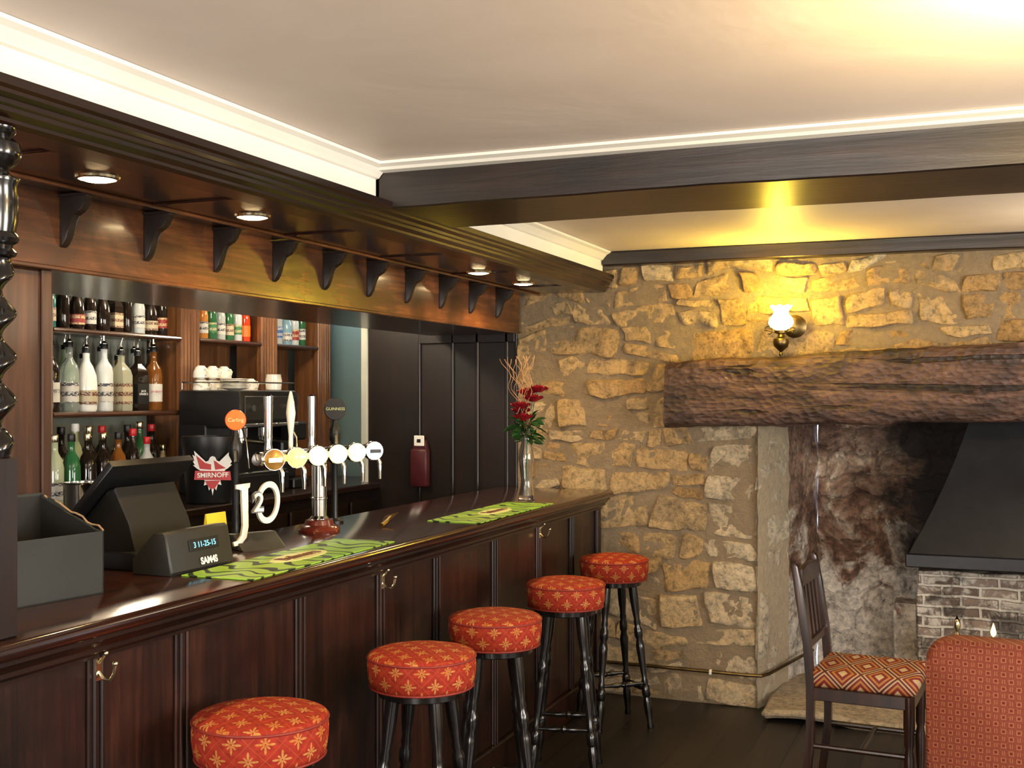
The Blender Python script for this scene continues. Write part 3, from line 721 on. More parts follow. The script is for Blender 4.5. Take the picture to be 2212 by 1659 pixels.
for i in range(6):
    y=-.33+.14*i
    bm=BM(); lathe(bm,[(.028,0),(.038,.02),(.038,.046),(.036,.050)],32,ML); ho=fin('badge_housing',bm,M_chrome,bf,(.010,y,.285),(0,0,R(-42)))
    bm=BM(); lathe(bm,[(.0355,.048),(.034,.055),(.018,.060),(0,.062)],32,ML,caps=False); fin('badge_lens',bm,mats[i],ho)
    if i in(0,5):
        bm=BM(); box(bm,(.0625,-.022,-.008),(.0635,.022,.006)); fin('badge_band',bm,M_plast if i==5 else M_brass,ho)
    bm=BM(); tube(bm,[(.02,y+.03,.265),(.035,y+.03,.235),(.037,y+.03,.20),(.037,y+.03,.17)],[.010,.010,.008,.007],10); fin('spout',bm,M_chrome,bf)
for i,y in enumerate((-.33,-.19,-.05)):
    bm=BM()
    if i==1:
        lathe(bm,[(.007,.31),(.009,.33),(.008,.36),(.013,.40),(.018,.44),(.013,.48),(.005,.515),(0,.52)],16,Matrix.Translation((0,y,0))@Matrix.Diagonal((1,.8,1,1))); fin('tap_handle',bm,M_china,bf)
    else:
        lathe(bm,[(.012,.30),(.015,.32),(.012,.34),(.014,.36),(.015,.46),(.016,.50),(.008,.505),(0,.508)],16,Matrix.Translation((0,y,0))); fin('tap_handle',bm,M_chrome,bf)
def pump(y,x,z,mat,txt,tm,rb):
    e=empty('keg_tap',(x,y,1.1),R(-52),'black tap with round %s badge behind counter'%('orange' if mat==M_orange else 'black'),'beer tap')
    bm=BM(); lathe(bm,[(.035,0),(.035,.01),(.014,.02),(.012,.05),(.012,z-.14),(.022,z-.12),(.022,z-.08),(.010,z-.06),(.008,z)],18); fin('stem',bm,M_plast,e)
    bm=BM(); tube(bm,[(.01,0,z-.10),(.04,0,z-.105),(.055,0,z-.14)],.007); fin('spout',bm,M_chrome,e)
    bm=BM(); lathe(bm,[(0,-.008),(rb-.002,-.008),(rb,0),(rb-.002,.008),(0,.010)],30,Matrix.Translation((.012,0,z))@ML); b_=fin('badge',bm,mat,e)
    textmesh('badge_text',txt,.018 if rb<.036 else .016,.0004,tm,b_,(.0225,0,z),FX)
    return e
M_bbadge=plain('black_badge',(.006,.006,.006),.6)
pump(3.28,-2.33,.42,M_orange,'Carling',M_cream,.035); pump(3.98,-2.36,.45,M_bbadge,'GUINNESS',M_cream,.044)
bm=BM(); lathe(bm,[(0,.004),(.036,.004),(.037,0),(.040,.004),(.038,.02),(.030,.06),(.027,.10),(.034,.16),(.038,.20),(.034,.24),(.022,.29),(.022,.31),(.034,.335),(.032,.335),(.019,.31),(.019,.29),(.030,.24),(.034,.20),(.030,.16),(.023,.10),(.026,.06),(.033,.022),(0,.018)],28,caps=False)
tag(fin('glass_vase',bm,M_glass,None,(-2.03,5.22,1.1)),'tall clear glass vase on bar counter','vase')
bq=empty('artificial_bouquet',(-2.03,5.22,1.1),0,'artificial red roses with leaves and dried twigs in vase','flowers')
rnd=random.Random(3)
heads=[(-.02,-.03,.455),(.03,.01,.49),(-.01,.03,.52),(.0,-.05,.40),(.045,.04,.535),(-.035,.02,.43)]
bm=BM()
for h in heads: tube(bm,[(0,0,.03),(h[0]*.1,h[1]*.1,.30),(h[0]*.8,h[1]*.8,h[2]-.03),h],.0025,6)
fin('stems',bm,M_leaf,bq)
for h in heads:
    bm=BM(); c=Vector(h)
    for Ly,(rr,n_,op) in enumerate([(.012,3,.1),(.022,4,.3),(.033,5,.6),(.041,5,.95)]):
        for k in range(n_):
            a0=2*math.pi*k/n_+Ly*.7; gr=[]
            for j in range(4):
                row=[]
                for i in range(5):
                    a=a0+(i/4-.5)*2*math.pi/n_*1.35; t=j/3
                    r=rr*(.35+.65*math.sin(t*1.5))+op*.010*t*t; zz=-.016+.040*t-(.012*abs(i-2)/2*t)-op*.012*t*t
                    row.append(bm.verts.new(c+Vector((r*math.cos(a),r*math.sin(a),zz))))
                gr.append(row)
            for j in range(3):
                for i in range(4): bm.faces.new((gr[j][i],gr[j][i+1],gr[j+1][i+1],gr[j+1][i]))
    fin('rose',bm,M_rose,bq,ang=60)
bm=BM()
for k in range(60):
    a=rnd.uniform(0,6.28); r=rnd.uniform(.015,.10); zz=rnd.uniform(.28,.39); ln=rnd.uniform(.05,.08)
    M=Matrix.Translation((r*.5*math.cos(a),r*.5*math.sin(a),zz))@Matrix.Rotation(a,4,'Z')@Matrix.Rotation(rnd.uniform(-.9,.5),4,'Y')@Matrix.Rotation(rnd.uniform(-.8,.8),4,'X')
    P=[(0,0,0),(ln*.35,.017,.004),(ln*.7,.014,.002),(ln,0,-.006),(ln*.7,-.014,.002),(ln*.35,-.017,.004)]
    vs=[bm.verts.new(M@Vector(p)) for p in P]; m=bm.verts.new(M@Vector((ln*.5,0,-.003)))
    for i in range(6): bm.faces.new((vs[i],vs[(i+1)%6],m))
fin('foliage',bm,M_leaf,bq)
bm=BM()
for k in range(14):
    p=Vector((0,0,.34)); pts=[p.copy()]; ang=rnd.uniform(0,6.28); le=Vector((math.cos(ang)*.2-.05,math.sin(ang)*.2-.16,1))
    for s in range(17):
        p=p+le.normalized()*.021+Vector((math.cos(s*.9+k),math.sin(s*.9+k),0))*.013; pts.append(p.copy())
    tube(bm,pts,.0014,5)
fin('twigs',bm,M_twig,bq)
bm=BM(); tube(bm,[(0,-.03,.006),(0,0,.012),(.0,.04,.03),(0,.075,.036)],[.010,.009,.007,.004]); 
for k in range(8): tube(bm,[(0,-.03,.008),(.01*(k-4)*.5,.03,.03),(.014*(k-4)*.5,.07,.035+.002*k)],.0012,5)
tag(fin('straw_bundle',bm,M_abrass,None,(-2.12,3.95,1.1)),'small bundle of brown drinking straws on counter','straws')

# ------------------------------------------------------------------ back bar
bb=empty('back_bar_shelving',(-3.9,5.1,1.1),0,'oak back-bar shelving with fluted columns','shelving')
def BL(x,y,z): return (x+3.9,y-5.1,z-1.1)
cols=[(4.895,5.05),(5.613,5.779),(6.226,6.38),(3.86,4.01)]
for y0,y1 in cols:
    bm=BM(); box(bm,BL(-3.84,y0,1.1),BL(-3.815,y1,2.33)); n_=6; w_=(y1-y0)/n_
    for i in range(n_): rod(bm,BL(-3.815,y0+w_*(i+.5),1.12),BL(-3.815,y0+w_*(i+.5),2.33),w_*.36,None,8)
    box(bm,BL(-4.0,y0+.03,1.1),BL(-3.84,y1-.03,2.33))
    fin('fluted_column',bm,M_col,bb)
bays=[(2.9,3.86),(4.01,4.895),(5.05,5.613),(5.779,6.226)]
for bi,(y0,y1) in enumerate(bays):
    for z in ((1.885,1.505) if bi<2 else (1.885,)):
        bm=BM(); box(bm,BL(-4.0,y0,z),BL(-3.82,y1,z+.022),.002); rod(bm,BL(-3.82,y0,z+.011),BL(-3.82,y1,z+.011),.013); fin('shelf',bm,M_shelf,bb)
    bm=BM(); box(bm,BL(-4.05,y0,1.1),BL(-4.03,y1,2.33)); fin('back_board',bm,M_back if bi<2 else M_col,bb)
bm=BM(); box(bm,BL(-4.0,2.9,2.20),BL(-3.80,6.38,2.34),.004); fin('top_rail',bm,M_shelf,bb)
bkc=empty('back_counter',(-3.7,4.6,0),0,'dark wooden rear work counter with cupboards','counter')
bm=BM(); box(bm,(-.35,-2.0,1.06),(.45,1.78,1.098),.006); fin('worktop',bm,M_dark,bkc)
bm=BM(); box(bm,(-.33,-1.98,0),(.38,1.76,1.06)); fin('cabinet_body',bm,M_darkv,bkc)
for i in range(6):
    bm=BM(); box(bm,(.381,-1.95+.62*i,.1),(.40,-1.95+.62*i+.58,1.0),.006); dr=fin('cabinet_door',bm,M_darkv,bkc)
    bm=BM(); sph(bm,(.412,-1.90+.62*i,.6),.014); fin('knob',bm,M_abrass,dr)

_cache={}
def bmesh_me(key,build,mat):
    if key not in _cache:
        bm=BM(); build(bm); me=bpy.data.meshes.new(key[0]); bmesh.ops.recalc_face_normals(bm,faces=bm.faces); bm.to_mesh(me); bm.free(); me.shade_smooth(); me.set_sharp_from_angle(angle=R(40)); me.materials.append(mat); _cache[key]=me
    return _cache[key]
PR={'spirit':([(0,.002),(.036,0),(.038,.006),(.038,.165),(.034,.19),(.018,.215),(.0135,.228),(.0135,.262),(.015,.264),(.015,.27)],.27,(.04,.12,.0388),24),
    'wine':([(0,.002),(.035,0),(.037,.006),(.037,.18),(.030,.215),(.016,.24),(.0135,.25),(.0135,.29),(.015,.292),(.015,.298)],.298,(.05,.12,.0378),24),
    'square':([(0,.002),(.046,0),(.048,.006),(.048,.155),(.040,.18),(.018,.205),(.014,.215),(.014,.248)],.248,(.03,.12,.0488),4),
    'round':([(0,.002),(.040,0),(.044,.01),(.046,.10),(.042,.15),(.028,.19),(.016,.21),(.014,.22),(.014,.25)],.25,(.03,.09,.0470),24),
    'tall':([(0,.002),(.030,0),(.032,.006),(.031,.20),(.024,.235),(.014,.26),(.013,.30),(.015,.302),(.015,.31)],.31,(.05,.13,.0328),24)}
def bottle(kind,col,tr,lab,x,y,z,cap='pourer',s=1.0,text=None,desc='',group='bottles'):
    prof,h,lb,seg=PR[kind]
    gm=bottle_mat(col,tr)
    me=bmesh_me(('liquor_bottle',kind,tuple(col),tr),lambda bm:lathe(bm,prof,seg,Matrix.Rotation(R(45),4,'Z')),gm)
    o=mo('liquor_bottle',me,None,(x,y,z),(0,0,random.uniform(-.15,.15))); o.scale=(s,s,s)
    tag(o,desc,'bottle',group)
    if cap=='pourer':
        me=bmesh_me(('pourer','p'),lambda bm:(lathe(bm,[(.015,0),(.016,.002),(.016,.022),(.008,.028),(.006,.034)],12),tube(bm,[(0,0,.03),(0,0,.050),(.012,0,.080)],[.006,.005,.003],8)),M_chrome)
        mo('pourer',me,o,(0,0,h-.002))
        me=bmesh_me(('pourer_collar','p'),lambda bm:lathe(bm,[(.0165,-.004),(.0165,.018),(.0150,.020)],14,caps=False),M_plast)
        mo('pourer_collar',me,o,(0,0,h))
    else:
        cm={'b':M_plast,'r':M_red,'g':M_brass,'w':M_white}[cap]
        me=bmesh_me(('cap',cap),lambda bm:lathe(bm,[(.0155,0),(.0165,.002),(.0165,.028),(.015,.032),(0,.032)],16),cm)
        mo('cap',me,o,(0,0,h-.012))
    if lab:
        me=bmesh_me(('label',kind,lab.name),lambda bm:lathe(bm,[(lb[2],lb[0]),(lb[2],lb[1])],seg,Matrix.Rotation(R(45),4,'Z'),caps=False),lab)
        l=mo('label',me,o)
        if text:
            r=lb[2]+.0015 if seg>4 else lb[2]*.7071+.001
            al=R(-38) if seg>4 else 0; textmesh('label_text',text[0],text[1],.0003,text[2],l,(r*math.cos(al)+.0,r*math.sin(al),(lb[0]+lb[1])/2+.005),(R(90),0,R(90)+al))
def labmat(name,c,c2):
    m,nt,b=newmat(name)
    tc=node(nt,'ShaderNodeTexCoord'); sp=node(nt,'ShaderNodeSeparateXYZ'); nt.links.new(tc.outputs['Object'],sp.inputs[0])
    zz=mth(nt,'FRACT',mth(nt,'MULTIPLY',sp.outputs[2],24.0))
    n=noi(nt,coord(nt,'Object',(1,1,3)),90,2)
    f=mth(nt,'MULTIPLY',mth(nt,'GREATER_THAN',zz,.55),mth(nt,'GREATER_THAN',n,.47))
    nt.links.new(mix(nt,f,c,c2),b.inputs['Base Color']); b.inputs['Roughness'].default_value=.5; return m
LC=labmat('cream_label',(.42,.36,.23),(.10,.03,.02)); LW=labmat('paper_label',(.50,.48,.42),(.03,.03,.04)); LR=labmat('red_label',(.24,.02,.015),(.5,.4,.2)); LK=labmat('black_label',(.012,.012,.012),(.4,.36,.28)); LO=M_orange; LG=labmat('green_label',(.03,.15,.05),(.45,.4,.2)); LB=labmat('blue_label',(.03,.10,.28),(.5,.5,.5))
LP=plain('plain_paper_label',(.56,.54,.48),.5); LJ=plain('plain_black_label',(.010,.010,.010),.4)
DK=(.014,.009,.006); BR=(.20,.07,.012); GR=(.03,.14,.05); CLR=(.88,.93,.90); WH=(.78,.78,.72); TEAL=(.04,.20,.18)
Z2=1.528; g='spirit bottles on the middle shelf'
seq=[('spirit',DK,0,LP,4.08,("LAMB'S",.019,M_plast),'dark rum bottle with white label and pourer'),
('spirit',CLR,.85,LW,4.20,None,'clear spirit bottle with pale label'),
('round',WH,0,LC,4.31,None,'opaque white coconut rum bottle'),
('spirit',(.8,.84,.82),.3,LW,4.43,None,'frosted white vodka bottle with pourer'),
('square',(.75,.75,.55),.6,LC,4.55,None,'clear square bottle with amber tint'),
('square',DK,0,LJ,4.67,("JACK\nDANIEL'S",.013,M_white),'square dark whiskey bottle with black label'),
('spirit',BR,.2,LP,4.79,("JIM BEAM",.013,M_red),'bourbon bottle with cream label and red cap')]
for k,c,t,l,y,tx,d in seq: bottle(k,c,t,l,-3.90,y,Z2,'pourer',1.12,tx,d,g)
for y,k,c in ((4.14,'tall',CLR),(4.25,'tall',(.5,.7,.4)),(4.37,'spirit',CLR),(4.49,'tall',CLR),(4.61,'spirit',(.4,.2,.05)),(4.73,'tall',CLR),(4.85,'tall',BR)):
    bottle(k,c,.6,LC,-3.975,y,Z2,'pourer',.95,None,'spirit bottle with pourer in back row',g)
g='bottles on the top shelf'; Z1=1.908
cyc=[('spirit',TEAL,.3,LC,'w'),('wine',DK,0,None,'r'),('round',DK,0,LR,'g'),('spirit',DK,0,LW,'b'),('round',DK,0,None,'g'),('square',DK,0,LC,'b'),('tall',DK,0,None,'r'),('spirit',CLR,.5,LW,'b'),('round',DK,0,LC,'b'),('wine',DK,0,LR,'r')]
for i in range(10):
    k,c,t,l,cp=cyc[i]; bottle(k,c,t,l,-3.89,4.065+.086*i,Z1,cp,.80 if k in('round','square') else .78,None,'liqueur bottle with small label',g)
for i in range(8):
    k,c,t,l,cp=cyc[(i*3+1)%10]; bottle(k,c,t,None if i%2 else l,-3.965,4.11+.098*i,Z1,cp,.82,None,'liqueur bottle in back row',g)
cyc2=[('tall',(.5,.1,.03),.1,LW,'r'),('spirit',(.6,.25,.05),.3,LW,'w'),('wine',GR,.2,LG,'g'),('spirit',CLR,.6,LW,'w'),('spirit',GR,.2,LC,'b'),('wine',CLR,.5,LG,'g'),('spirit',(.5,.04,.01),0,LO,'r')]
for i,(k,c,t,l,cp) in enumerate(cyc2): bottle(k,c,t,l,-3.89,5.10+.078*i,Z1,cp,.78,None,'colourful liqueur bottle with bright label','liqueur bottles on the second bay shelf')
for i,(k,c,t,l,cp) in enumerate([('spirit',CLR,.6,LR,'w'),('tall',CLR,.6,LB,'b'),('round',(.3,.5,.6),.4,LW,'r'),('spirit',CLR,.5,LR,'b'),('tall',GR,.3,LW,'r')]):
    bottle(k,c,t,l,-3.89,5.82+.085*i,Z1,cp,.82,None,'clear spirit bottle with red or blue label','spirit bottles on the third bay shelf')
g='bottles on the rear counter'
for i in range(10):
    k,c,t,l,cp=[('wine',GR,.15,LW,'g'),('wine',DK,0,LC,'b'),('tall',(.5,.55,.3),.3,LC,'w'),('wine',DK,0,LG,'g'),('wine',DK,0,LK,'r'),('round',BR,.2,LC,'g'),('wine',DK,0,LC,'b'),('tall',GR,.1,LC,'g'),('wine',DK,0,LR,'r'),('round',(.4,.3,.15),.3,LW,'g')][i]
    bottle(k,c,t,l,-3.90,4.06+.089*i,1.1,cp,.93 if k=='round' else 1.13,None,'wine or spirit bottle on dark counter',g)
for i in range(7):
    k,c,t,l,cp=[('wine',(.55,.6,.4),.3,LW,'g'),('wine',GR,.1,LC,'b'),('wine',DK,0,LW,'g'),('wine',DK,0,LC,'g'),('wine',BR,.1,LC,'b'),('tall',DK,0,LC,'r'),('spirit',CLR,.5,LW,'r')][i]
    bottle(k,c,t,l,-3.72,3.92+.10*i,1.1,cp,1.05,None,'wine bottle on dark counter',g)
cm=empty('coffee_machine',(-3.59,5.09,1.1),0,'black espresso machine with chrome fittings on rear counter','coffee machine')
bm=BM(); box(bm,(-.19,-.26,.0),(.14,.26,.10),.01); box(bm,(-.19,-.26,.10),(-.02,.26,.36),.006); box(bm,(-.19,-.26,.34),(.19,.26,.53),.015,2); fin('machine_body',bm,M_plast,cm)
bm=BM(); box(bm,(.19,-.23,.38),(.195,.23,.50),.002); fin('control_panel',bm,M_gplast,cm)
bm=BM(); box(bm,(-.01,-.24,.101),(.135,.24,.112),.003); fin('drip_tray',bm,M_chrome,cm)
bm=BM(); tube(bm,[(-.17,-.25,.535),(-.17,-.25,.57),(.17,-.25,.57),(.17,.25,.57),(-.17,.25,.57),(-.17,.25,.535)],.004); fin('cup_rail',bm,M_chrome,cm)
bm=BM(); box(bm,(.186,-.255,.345),(.198,.255,.362),.003); fin('chrome_strip',bm,M_chrome,cm)
for y in (-.13,.10):
    bm=BM(); lathe(bm,[(.04,0),(.04,.05),(.03,.06)],20,Matrix.Translation((.09,y,.29))); fin('group_head',bm,M_chrome,cm)
    bm=BM(); lathe(bm,[(.034,0),(.036,.025)],20,Matrix.Translation((.09,y,.262))); rod(bm,(.12,y,.275),(.26,y,.265),.012,.015); fin('portafilter',bm,M_chrome,cm)
for s in (-1,1):
    bm=BM(); tube(bm,[(.17,s*.22,.34),(.20,s*.23,.28),(.21,s*.22,.14)],.005); fin('steam_wand',bm,M_chrome,cm)
for y in (-.18,-.02,.16):
    bm=BM(); rod(bm,(.195,y,.44),(.215,y,.44),.017); fin('dial',bm,M_chrome,cm)
gr=empty('coffee_grinder',(-3.55,5.47,1.1),0,'black coffee grinder beside espresso machine','coffee grinder')
bm=BM(); box(bm,(-.08,-.08,0),(.10,.08,.05),.006); box(bm,(-.08,-.07,.05),(.02,.07,.36),.01); box(bm,(-.08,-.07,.26),(.09,.07,.36),.01); fin('grinder_body',bm,M_plast,gr)
bm=BM(); lathe(bm,[(.03,.36),(.065,.42),(.07,.50),(.07,.51),(0,.515)],24); fin('hopper',bm,bottle_mat((.10,.05,.03),.3),gr)
cp0=None
def cup():
    e=empty('coffee_cup',(0,0,0),0,'white china coffee cup upside-down on espresso machine','cup','white coffee cups')
    bm=BM(); lathe(bm,[(.040,0),(.041,.004),(.038,.03),(.028,.052),(.020,.058),(.020,.062),(0,.062)],24,caps=False); fin('bowl',bm,M_china,e)
    bm=BM(); tube(bm,[(.034,0,.044),(.052,0,.044),(.062,0,.032),(.056,0,.016),(.038,0,.012)],.0045); fin('handle',bm,M_china,e); return e
for i in range(5):
    x,y=-3.68,4.885+.096*i
    if cp0 is None: cp0=cup(); cp0.location=(x,y,1.631)
    else: dup(cp0,(x,y,1.631),rnd.uniform(-.4,.4))
for i in range(3): dup(cp0,(-3.68,4.885+.096*i,1.694),rnd.uniform(-.6,.6))
for i in range(2): dup(cp0,(-3.58,5.07+.10*i,1.631),rnd.uniform(-.3,.3))
sc0=None
for i in range(7):
    if sc0 is None:
        bm=BM(); lathe(bm,[(0,.002),(.03,0),(.05,.004),(.072,.011),(.072,.013),(.05,.007),(0,.005)],30,caps=False)
        sc0=fin('saucer',bm,M_china,None,(-3.50,4.92,1.631)); tag(sc0,'white china saucer in a stack','saucer','stacked saucers')
    else: dup(sc0,(-3.50,4.92,1.631+.0075*i))
bm=BM(); lathe(bm,[(.034,0),(.040,.004),(.044,.05),(.038,.08),(.040,.085),(.037,.082),(.041,.05),(.036,.006),(0,.005)],24,caps=False)
jg=fin('milk_jug',bm,M_china,None,(-3.48,5.24,1.631)); tag(jg,'white china jug on espresso machine','jug')
bm=BM(); tube(bm,[(0,.040,.066),(0,.062,.062),(0,.068,.04),(0,.044,.022)],.0045); fin('handle',bm,M_china,jg)
ib=empty('ice_bucket',(-3.38,4.55,1.1),R(43),'black round ice bucket with red and white vodka emblem','bucket'); ib.scale=(1.16,1.16,1.04)
bm=BM(); lathe(bm,[(0,.004),(.085,0),(.09,.01),(.108,.24),(.114,.262),(.112,.30),(.106,.30),(.104,.26),(.086,.015),(0,.012)],36,caps=False); fin('bucket',bm,M_plast,ib)
def mir(P): return P+[(-x,z) for x,z in reversed(P)]
bm=BM()
prism(bm,mir([(0,.215),(.010,.210),(.016,.195),(.026,.190),(.072,.240),(.068,.215),(.078,.222),(.070,.196),(.080,.200),(.068,.176),(.076,.176),(.060,.160),(.048,.152),(.040,.120),(.030,.105),(.034,.085),(.020,.090),(.014,.062),(.006,.078),(0,.040)]),'y',-.118,-.114); fin('eagle_emblem',bm,M_white,ib)
bm=BM()
prism(bm,[(-.064,.220),(-.030,.186),(-.006,.178),(-.006,.154),(-.050,.160)],'y',-.1195,-.1175); prism(bm,[(.004,.196),(.014,.190),(.024,.180),(.052,.160),(.010,.154)],'y',-.1195,-.1175); prism(bm,[(-.030,.106),(.030,.106),(.018,.088),(.008,.070),(-.010,.070),(-.022,.088)],'y',-.1195,-.1175); prism(bm,[(-.072,.112),(.072,.106),(.068,.146),(-.068,.152)],'y',-.122,-.118); fin('red_banner',bm,M_red,ib)
textmesh('banner_text','SMIRNOFF',.029,.0004,M_white,ib,(0,-.1225,.130),(R(90),0,0),0,.9,.0006)
bm=BM(); lathe(bm,[(0,.003),(.06,0),(.064,.01),(.066,.13),(.070,.14),(.064,.14),(.060,.015),(0,.012)],30,caps=False)
tag(fin('steel_wine_cooler',bm,M_chrome,None,(-3.50,3.83,1.1)),'small polished steel bucket on rear counter','bucket')
fb=empty('fire_blanket_case',(-2.975,5.985,1.08),0,'dark red wall-mounted fire blanket case with white tab','fire blanket')
bm=BM(); box(bm,(-.055,-.045,0),(.055,.008,.22),.015,2); prism(bm,[(-.05,.20),(.05,.20),(.035,.27),(-.035,.27)],'y',-.03,.008,.004); fin('case',bm,M_dred,fb)
bm=BM(); box(bm,(-.032,-.036,.235),(.032,-.028,.295),.003); tb=fin('tab',bm,M_white,fb)
bm=BM(); box(bm,(-.012,-.038,.255),(.012,-.036,.275),.001); fin('tab_mark',bm,M_plast,tb)

# ------------------------------------------------------------------ stools
def stool_top():
    bm=BM(); uv=bm.loops.layers.uv.new('UVMap')
    S=64; R0=.166; zt=.812
    prof=[(0,zt+.018)]+[(R0*.93*t,zt+.018*(1-t**2.2)) for t in (.2,.4,.6,.8,1)]+[(R0*.985,zt-.004),(R0*1.0,zt-.014)]
    side=[(R0*1.0,zt-.014),(R0*1.015,zt-.035),(R0*1.010,zt-.060),(R0*.985,zt-.088),(R0*.94,zt-.105),(R0*.8,zt-.108)]
    def rings(pr,mode):
        rs=[]
        for r,z in pr:
            if r<1e-5: rs.append([bm.verts.new((0,0,z))])
            else: rs.append([bm.verts.new((r*math.cos(2*math.pi*i/S),r*math.sin(2*math.pi*i/S),z)) for i in range(S)])
        for a,b in zip(rs,rs[1:]):
            for i in range(S):
                j=(i+1)%S
                f=bm.faces.new((a[0],b[i],b[j]) if len(a)==1 else (a[i],a[j],b[j],b[i]))
                for lp in f.loops:
                    c=lp.vert.co
                    if mode=='top': lp[uv].uv=(c.x+.01,c.y)
                    else:
                        an=math.atan2(c.y,c.x)
                        if i>=S/2 and an<0: an+=2*math.pi
                        if i>=S/2 and abs(an)<1e-4: an=2*math.pi
                        lp[uv].uv=(an*SC*13/(2*math.pi),c.z+.02)
    rings(prof,'top'); rings(side,'side')
    bmesh.ops.remove_doubles(bm,verts=bm.verts,dist=1e-5)
    return bm
def stool(loc,rz,lab):
    e=empty('bar_stool',loc,rz,lab,'stool','bar stools')
    fin('seat',stool_top(),M_stool,e,ang=60)
    for zz,rr in ((.799,.167),(.710,.160)):
        bm=BM(); tube(bm,[(rr*math.cos(2*math.pi*i/48),rr*math.sin(2*math.pi*i/48),zz) for i in range(49)],.0035,6)
        fin('piping',bm,M_piping,e)
    bm=BM(); lathe(bm,[(0,.678),(.125,.678),(.135,.683),(.135,.706),(0,.706)],32); fin('seat_base',bm,M_black,e)
    pr=[(.015,0),(.017,.01),(.013,.03),(.018,.08),(.020,.12),(.014,.15),(.020,.16),(.020,.20),(.014,.21),(.017,.225),(.012,.24),(.016,.30),(.020,.37),(.021,.40),(.014,.43),(.020,.445),(.020,.48),(.014,.495),(.017,.51),(.014,.53),(.019,.58),(.021,.62),(.021,.70)]
    legs=[]
    for k in range(4):
        a=math.pi/4+k*math.pi/2
        top=Vector((.095*math.cos(a),.095*math.sin(a),.69)); bot=Vector((.19*math.cos(a),.19*math.sin(a),0))
        M,Ln=align(bot,top); s=Ln/.70
        bm=BM(); lathe(bm,[(r,z*s) for r,z in pr],16,M)
        fin('leg',bm,M_black,e); legs.append((bot,top))
    for k in range(4):
        (b0,t0),(b1,t1)=legs[k],legs[(k+1)%4]
        zf=.26 if k%2 else .31
        p=b0.lerp(t0,zf); q=b1.lerp(t1,zf)
        M,Ln=align(p,q); bm=BM(); lathe(bm,[(.008,0),(.009,Ln*.2),(.014,Ln*.35),(.010,Ln*.45),(.016,Ln*.5),(.010,Ln*.55),(.014,Ln*.65),(.009,Ln*.8),(.008,Ln)],12,M); fin('stretcher',bm,M_black,e)
    return e
st=stool((-1.661,2.444,0),.3,'red and gold brocade bar stool near box end of counter')
for x,y,r,l in ((-1.60,3.22,.1,'red and gold brocade bar stool beside panelled counter'),(-1.62,3.853,.5,'red and gold brocade bar stool beside panelled counter'),(-1.635,4.664,.25,'red and gold brocade bar stool beside panelled counter'),(-1.66,5.45,.7,'red and gold brocade bar stool close to stone wall')):
    n_=dup(st,(x,y,0),r); n_["label"]=l

# ------------------------------------------------------------------ wooden chair
ch=empty('dining_chair',(-.42,4.93,0),R(-4),'dark wooden dining chair with red and gold patterned seat','chair')
bm=BM(); box(bm,(-.20,-.20,.435),(.21,.20,.505),.024,3); fin('seat',bm,M_seat,ch)
bm=BM(); 
for s in (-1,1): box(bm,(-.19,s*.185-.012,.385),(.195,s*.185+.012,.437),.003)
box(bm,(.17,-.19,.385),(.20,.19,.437),.003); box(bm,(-.205,-.19,.385),(-.18,.19,.437),.003); fin('seat_frame',bm,M_chair,ch)
for s in (-1,1):
    bm=BM(); pts=[(-.235,0),(-.205,0),(-.182,.20),(-.180,.45),(-.194,.62),(-.222,.80),(-.244,.915),(-.255,.925),(-.272,.918),(-.252,.78),(-.224,.60),(-.212,.44),(-.212,.2)]
    prism(bm,pts,'y',s*.185-.016,s*.185+.016,.003); fin('back_post',bm,M_chair,ch)
    bm=BM(); lathe(bm,[(.014,0),(.018,.02),(.014,.05),(.019,.12),(.020,.20),(.014,.23),(.019,.25),(.019,.30),(.022,.31),(.022,.435)],16,Matrix.Translation((.18,s*.18,0))); fin('front_leg',bm,M_chair,ch)
    bm=BM(); rod(bm,(-.195,s*.183,.20),(.18,s*.18,.20),.011); fin('stretcher',bm,M_chair,ch)
bm=BM(); rod(bm,(0,-.18,.20),(0,.18,.20),.011); fin('stretcher',bm,M_chair,ch)
bm=BM(); prism(bm,[(-.17,.83),(.17,.83),(.17,.90),(.10,.908),(0,.912),(-.10,.908),(-.17,.90)],'x',-.252,-.230,.003); fin('top_rail',bm,M_chair,ch)
bm=BM(); box(bm,(-.226,-.17,.58),(-.202,.17,.615),.003); fin('lower_rail',bm,M_chair,ch)
for y in (-.10,-.033,.033,.10):
    bm=BM(); prism(bm,[(-.220,.61),(-.210,.61),(-.236,.84),(-.246,.84)],'y',y-.016,y+.016); fin('slat',bm,M_chair,ch)
tc_=empty('upholstered_chair',(.13,4.31,0),R(-3),'red checked upholstered chair with rounded back','chair')
def rrect(x0,x1,z0,z1,r,n=8):
    P=[]
    for cx,cz,a0 in ((x1-r,z1-r,0),(x0+r,z1-r,90)):
        for i in range(n+1):
            a=R(a0+90*i/n); P.append((cx+r*math.cos(a),cz+r*math.sin(a)))
    P+= [(x0,z0),(x1,z0)]
    return P
bm=BM(); prism(bm,rrect(-.285,.285,.20,.80,.08),'y',-.25,-.15,.03)
fin('backrest',bm,M_tub,tc_,ang=60)
bm=BM(); box(bm,(-.27,-.16,.22),(.27,.28,.40),.03,3); fin('seat_base',bm,M_tub,tc_)
bm=BM(); box(bm,(-.255,-.15,.39),(.255,.27,.48),.035,3); fin('seat_cushion',bm,M_tub,tc_)
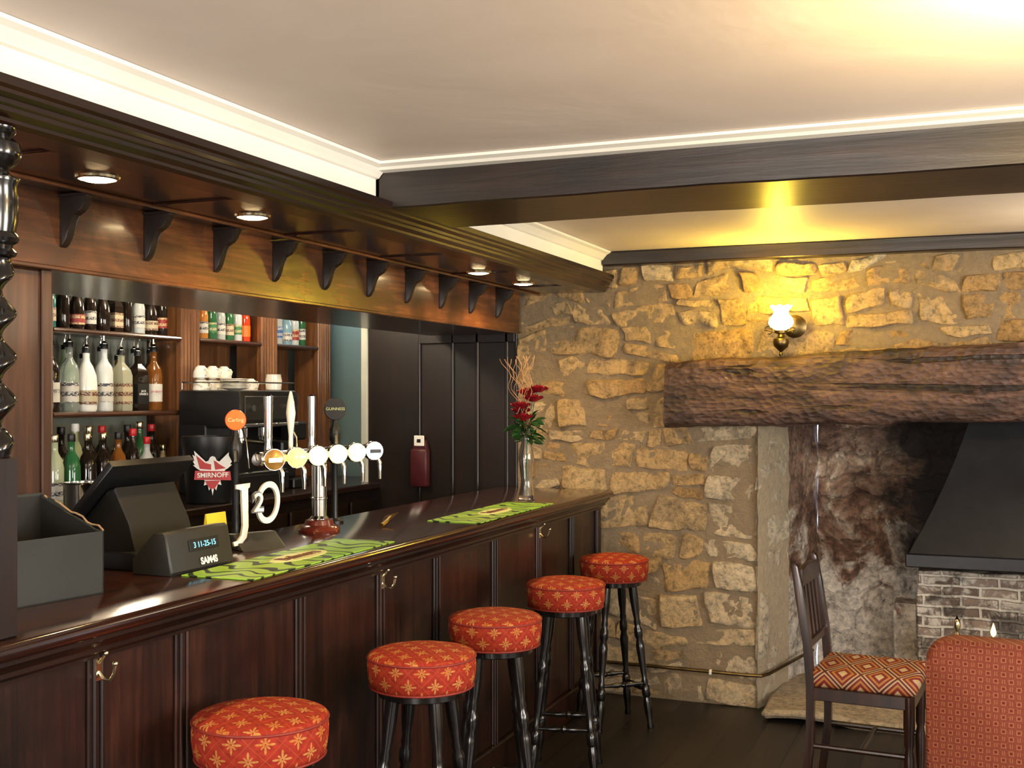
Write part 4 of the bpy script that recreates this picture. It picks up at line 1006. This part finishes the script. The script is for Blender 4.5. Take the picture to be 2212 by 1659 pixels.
for x in (-.22,.22):
    for y in (-.19,.22):
        bm=BM(); rod(bm,(x,y,0),(x,y,.23),.016,.024,12); fin('leg',bm,M_chair,tc_)

# ------------------------------------------------------------------ lights
def light(name,typ,loc,en,col,rot=(0,0,0),**k):
    l=bpy.data.lights.new(name,typ); l.energy=en; l.color=col
    for a,b in k.items(): setattr(l,a,b)
    o=bpy.data.objects.new(name,l); COL.objects.link(o); o.location=loc; o.rotation_euler=rot; return o
DAY=(1,.94,.86)
light('window_light','AREA',(3.17,-.1,1.5),118,DAY,(0,R(113),0),shape='RECTANGLE',size=1.2,size_y=1.5)
light('window_light','AREA',(3.17,2.9,1.5),145,DAY,(0,R(113),0),shape='RECTANGLE',size=1.2,size_y=1.7)
light('window_light','AREA',(-.8,-2.77,1.45),225,DAY,(R(113),0,0),shape='RECTANGLE',size=1.9,size_y=1.2)
light('ceiling_lamp_light','POINT',(.22,2.35,2.12),42,(1,.68,.26),shadow_soft_size=.08)
for y,e in ((1.7,18),(2.35,18),(3.03,18),(4.78,21),(5.33,32)):
    light('downlight_light','SPOT',(-2.09,y,2.142),e,(1,.66,.28),(0,0,0),spot_size=R(155),spot_blend=.6,shadow_soft_size=.03)
light('wall_lamp_light','POINT',(-.915,5.80,2.09),14,(1,.66,.05),shadow_soft_size=.03)
light('wall_lamp_light','POINT',(-.915,5.70,1.98),7.0,(1,.66,.05),shadow_soft_size=.03)
for y in (4.4,5.5):
    light('back_bar_fill_light','POINT',(-3.35,y,2.28),19,(1,.85,.62),shadow_soft_size=.08)  # unseen lamps added to put more light on the bottles
light('passage_light','POINT',(-3.75,6.3,2.2),4,(.85,.95,1),shadow_soft_size=.1)
light('fireplace_fill_light','POINT',(.6,5.3,2.1),14,(1,.85,.6),shadow_soft_size=.2)  # fill lamp without a fitting, added to brighten the fireplace
w=bpy.data.worlds.new('world'); bpy.context.scene.world=w; w.use_nodes=True
bg=w.node_tree.nodes['Background']; bg.inputs[0].default_value=(.75,.85,1,1); bg.inputs[1].default_value=2.0
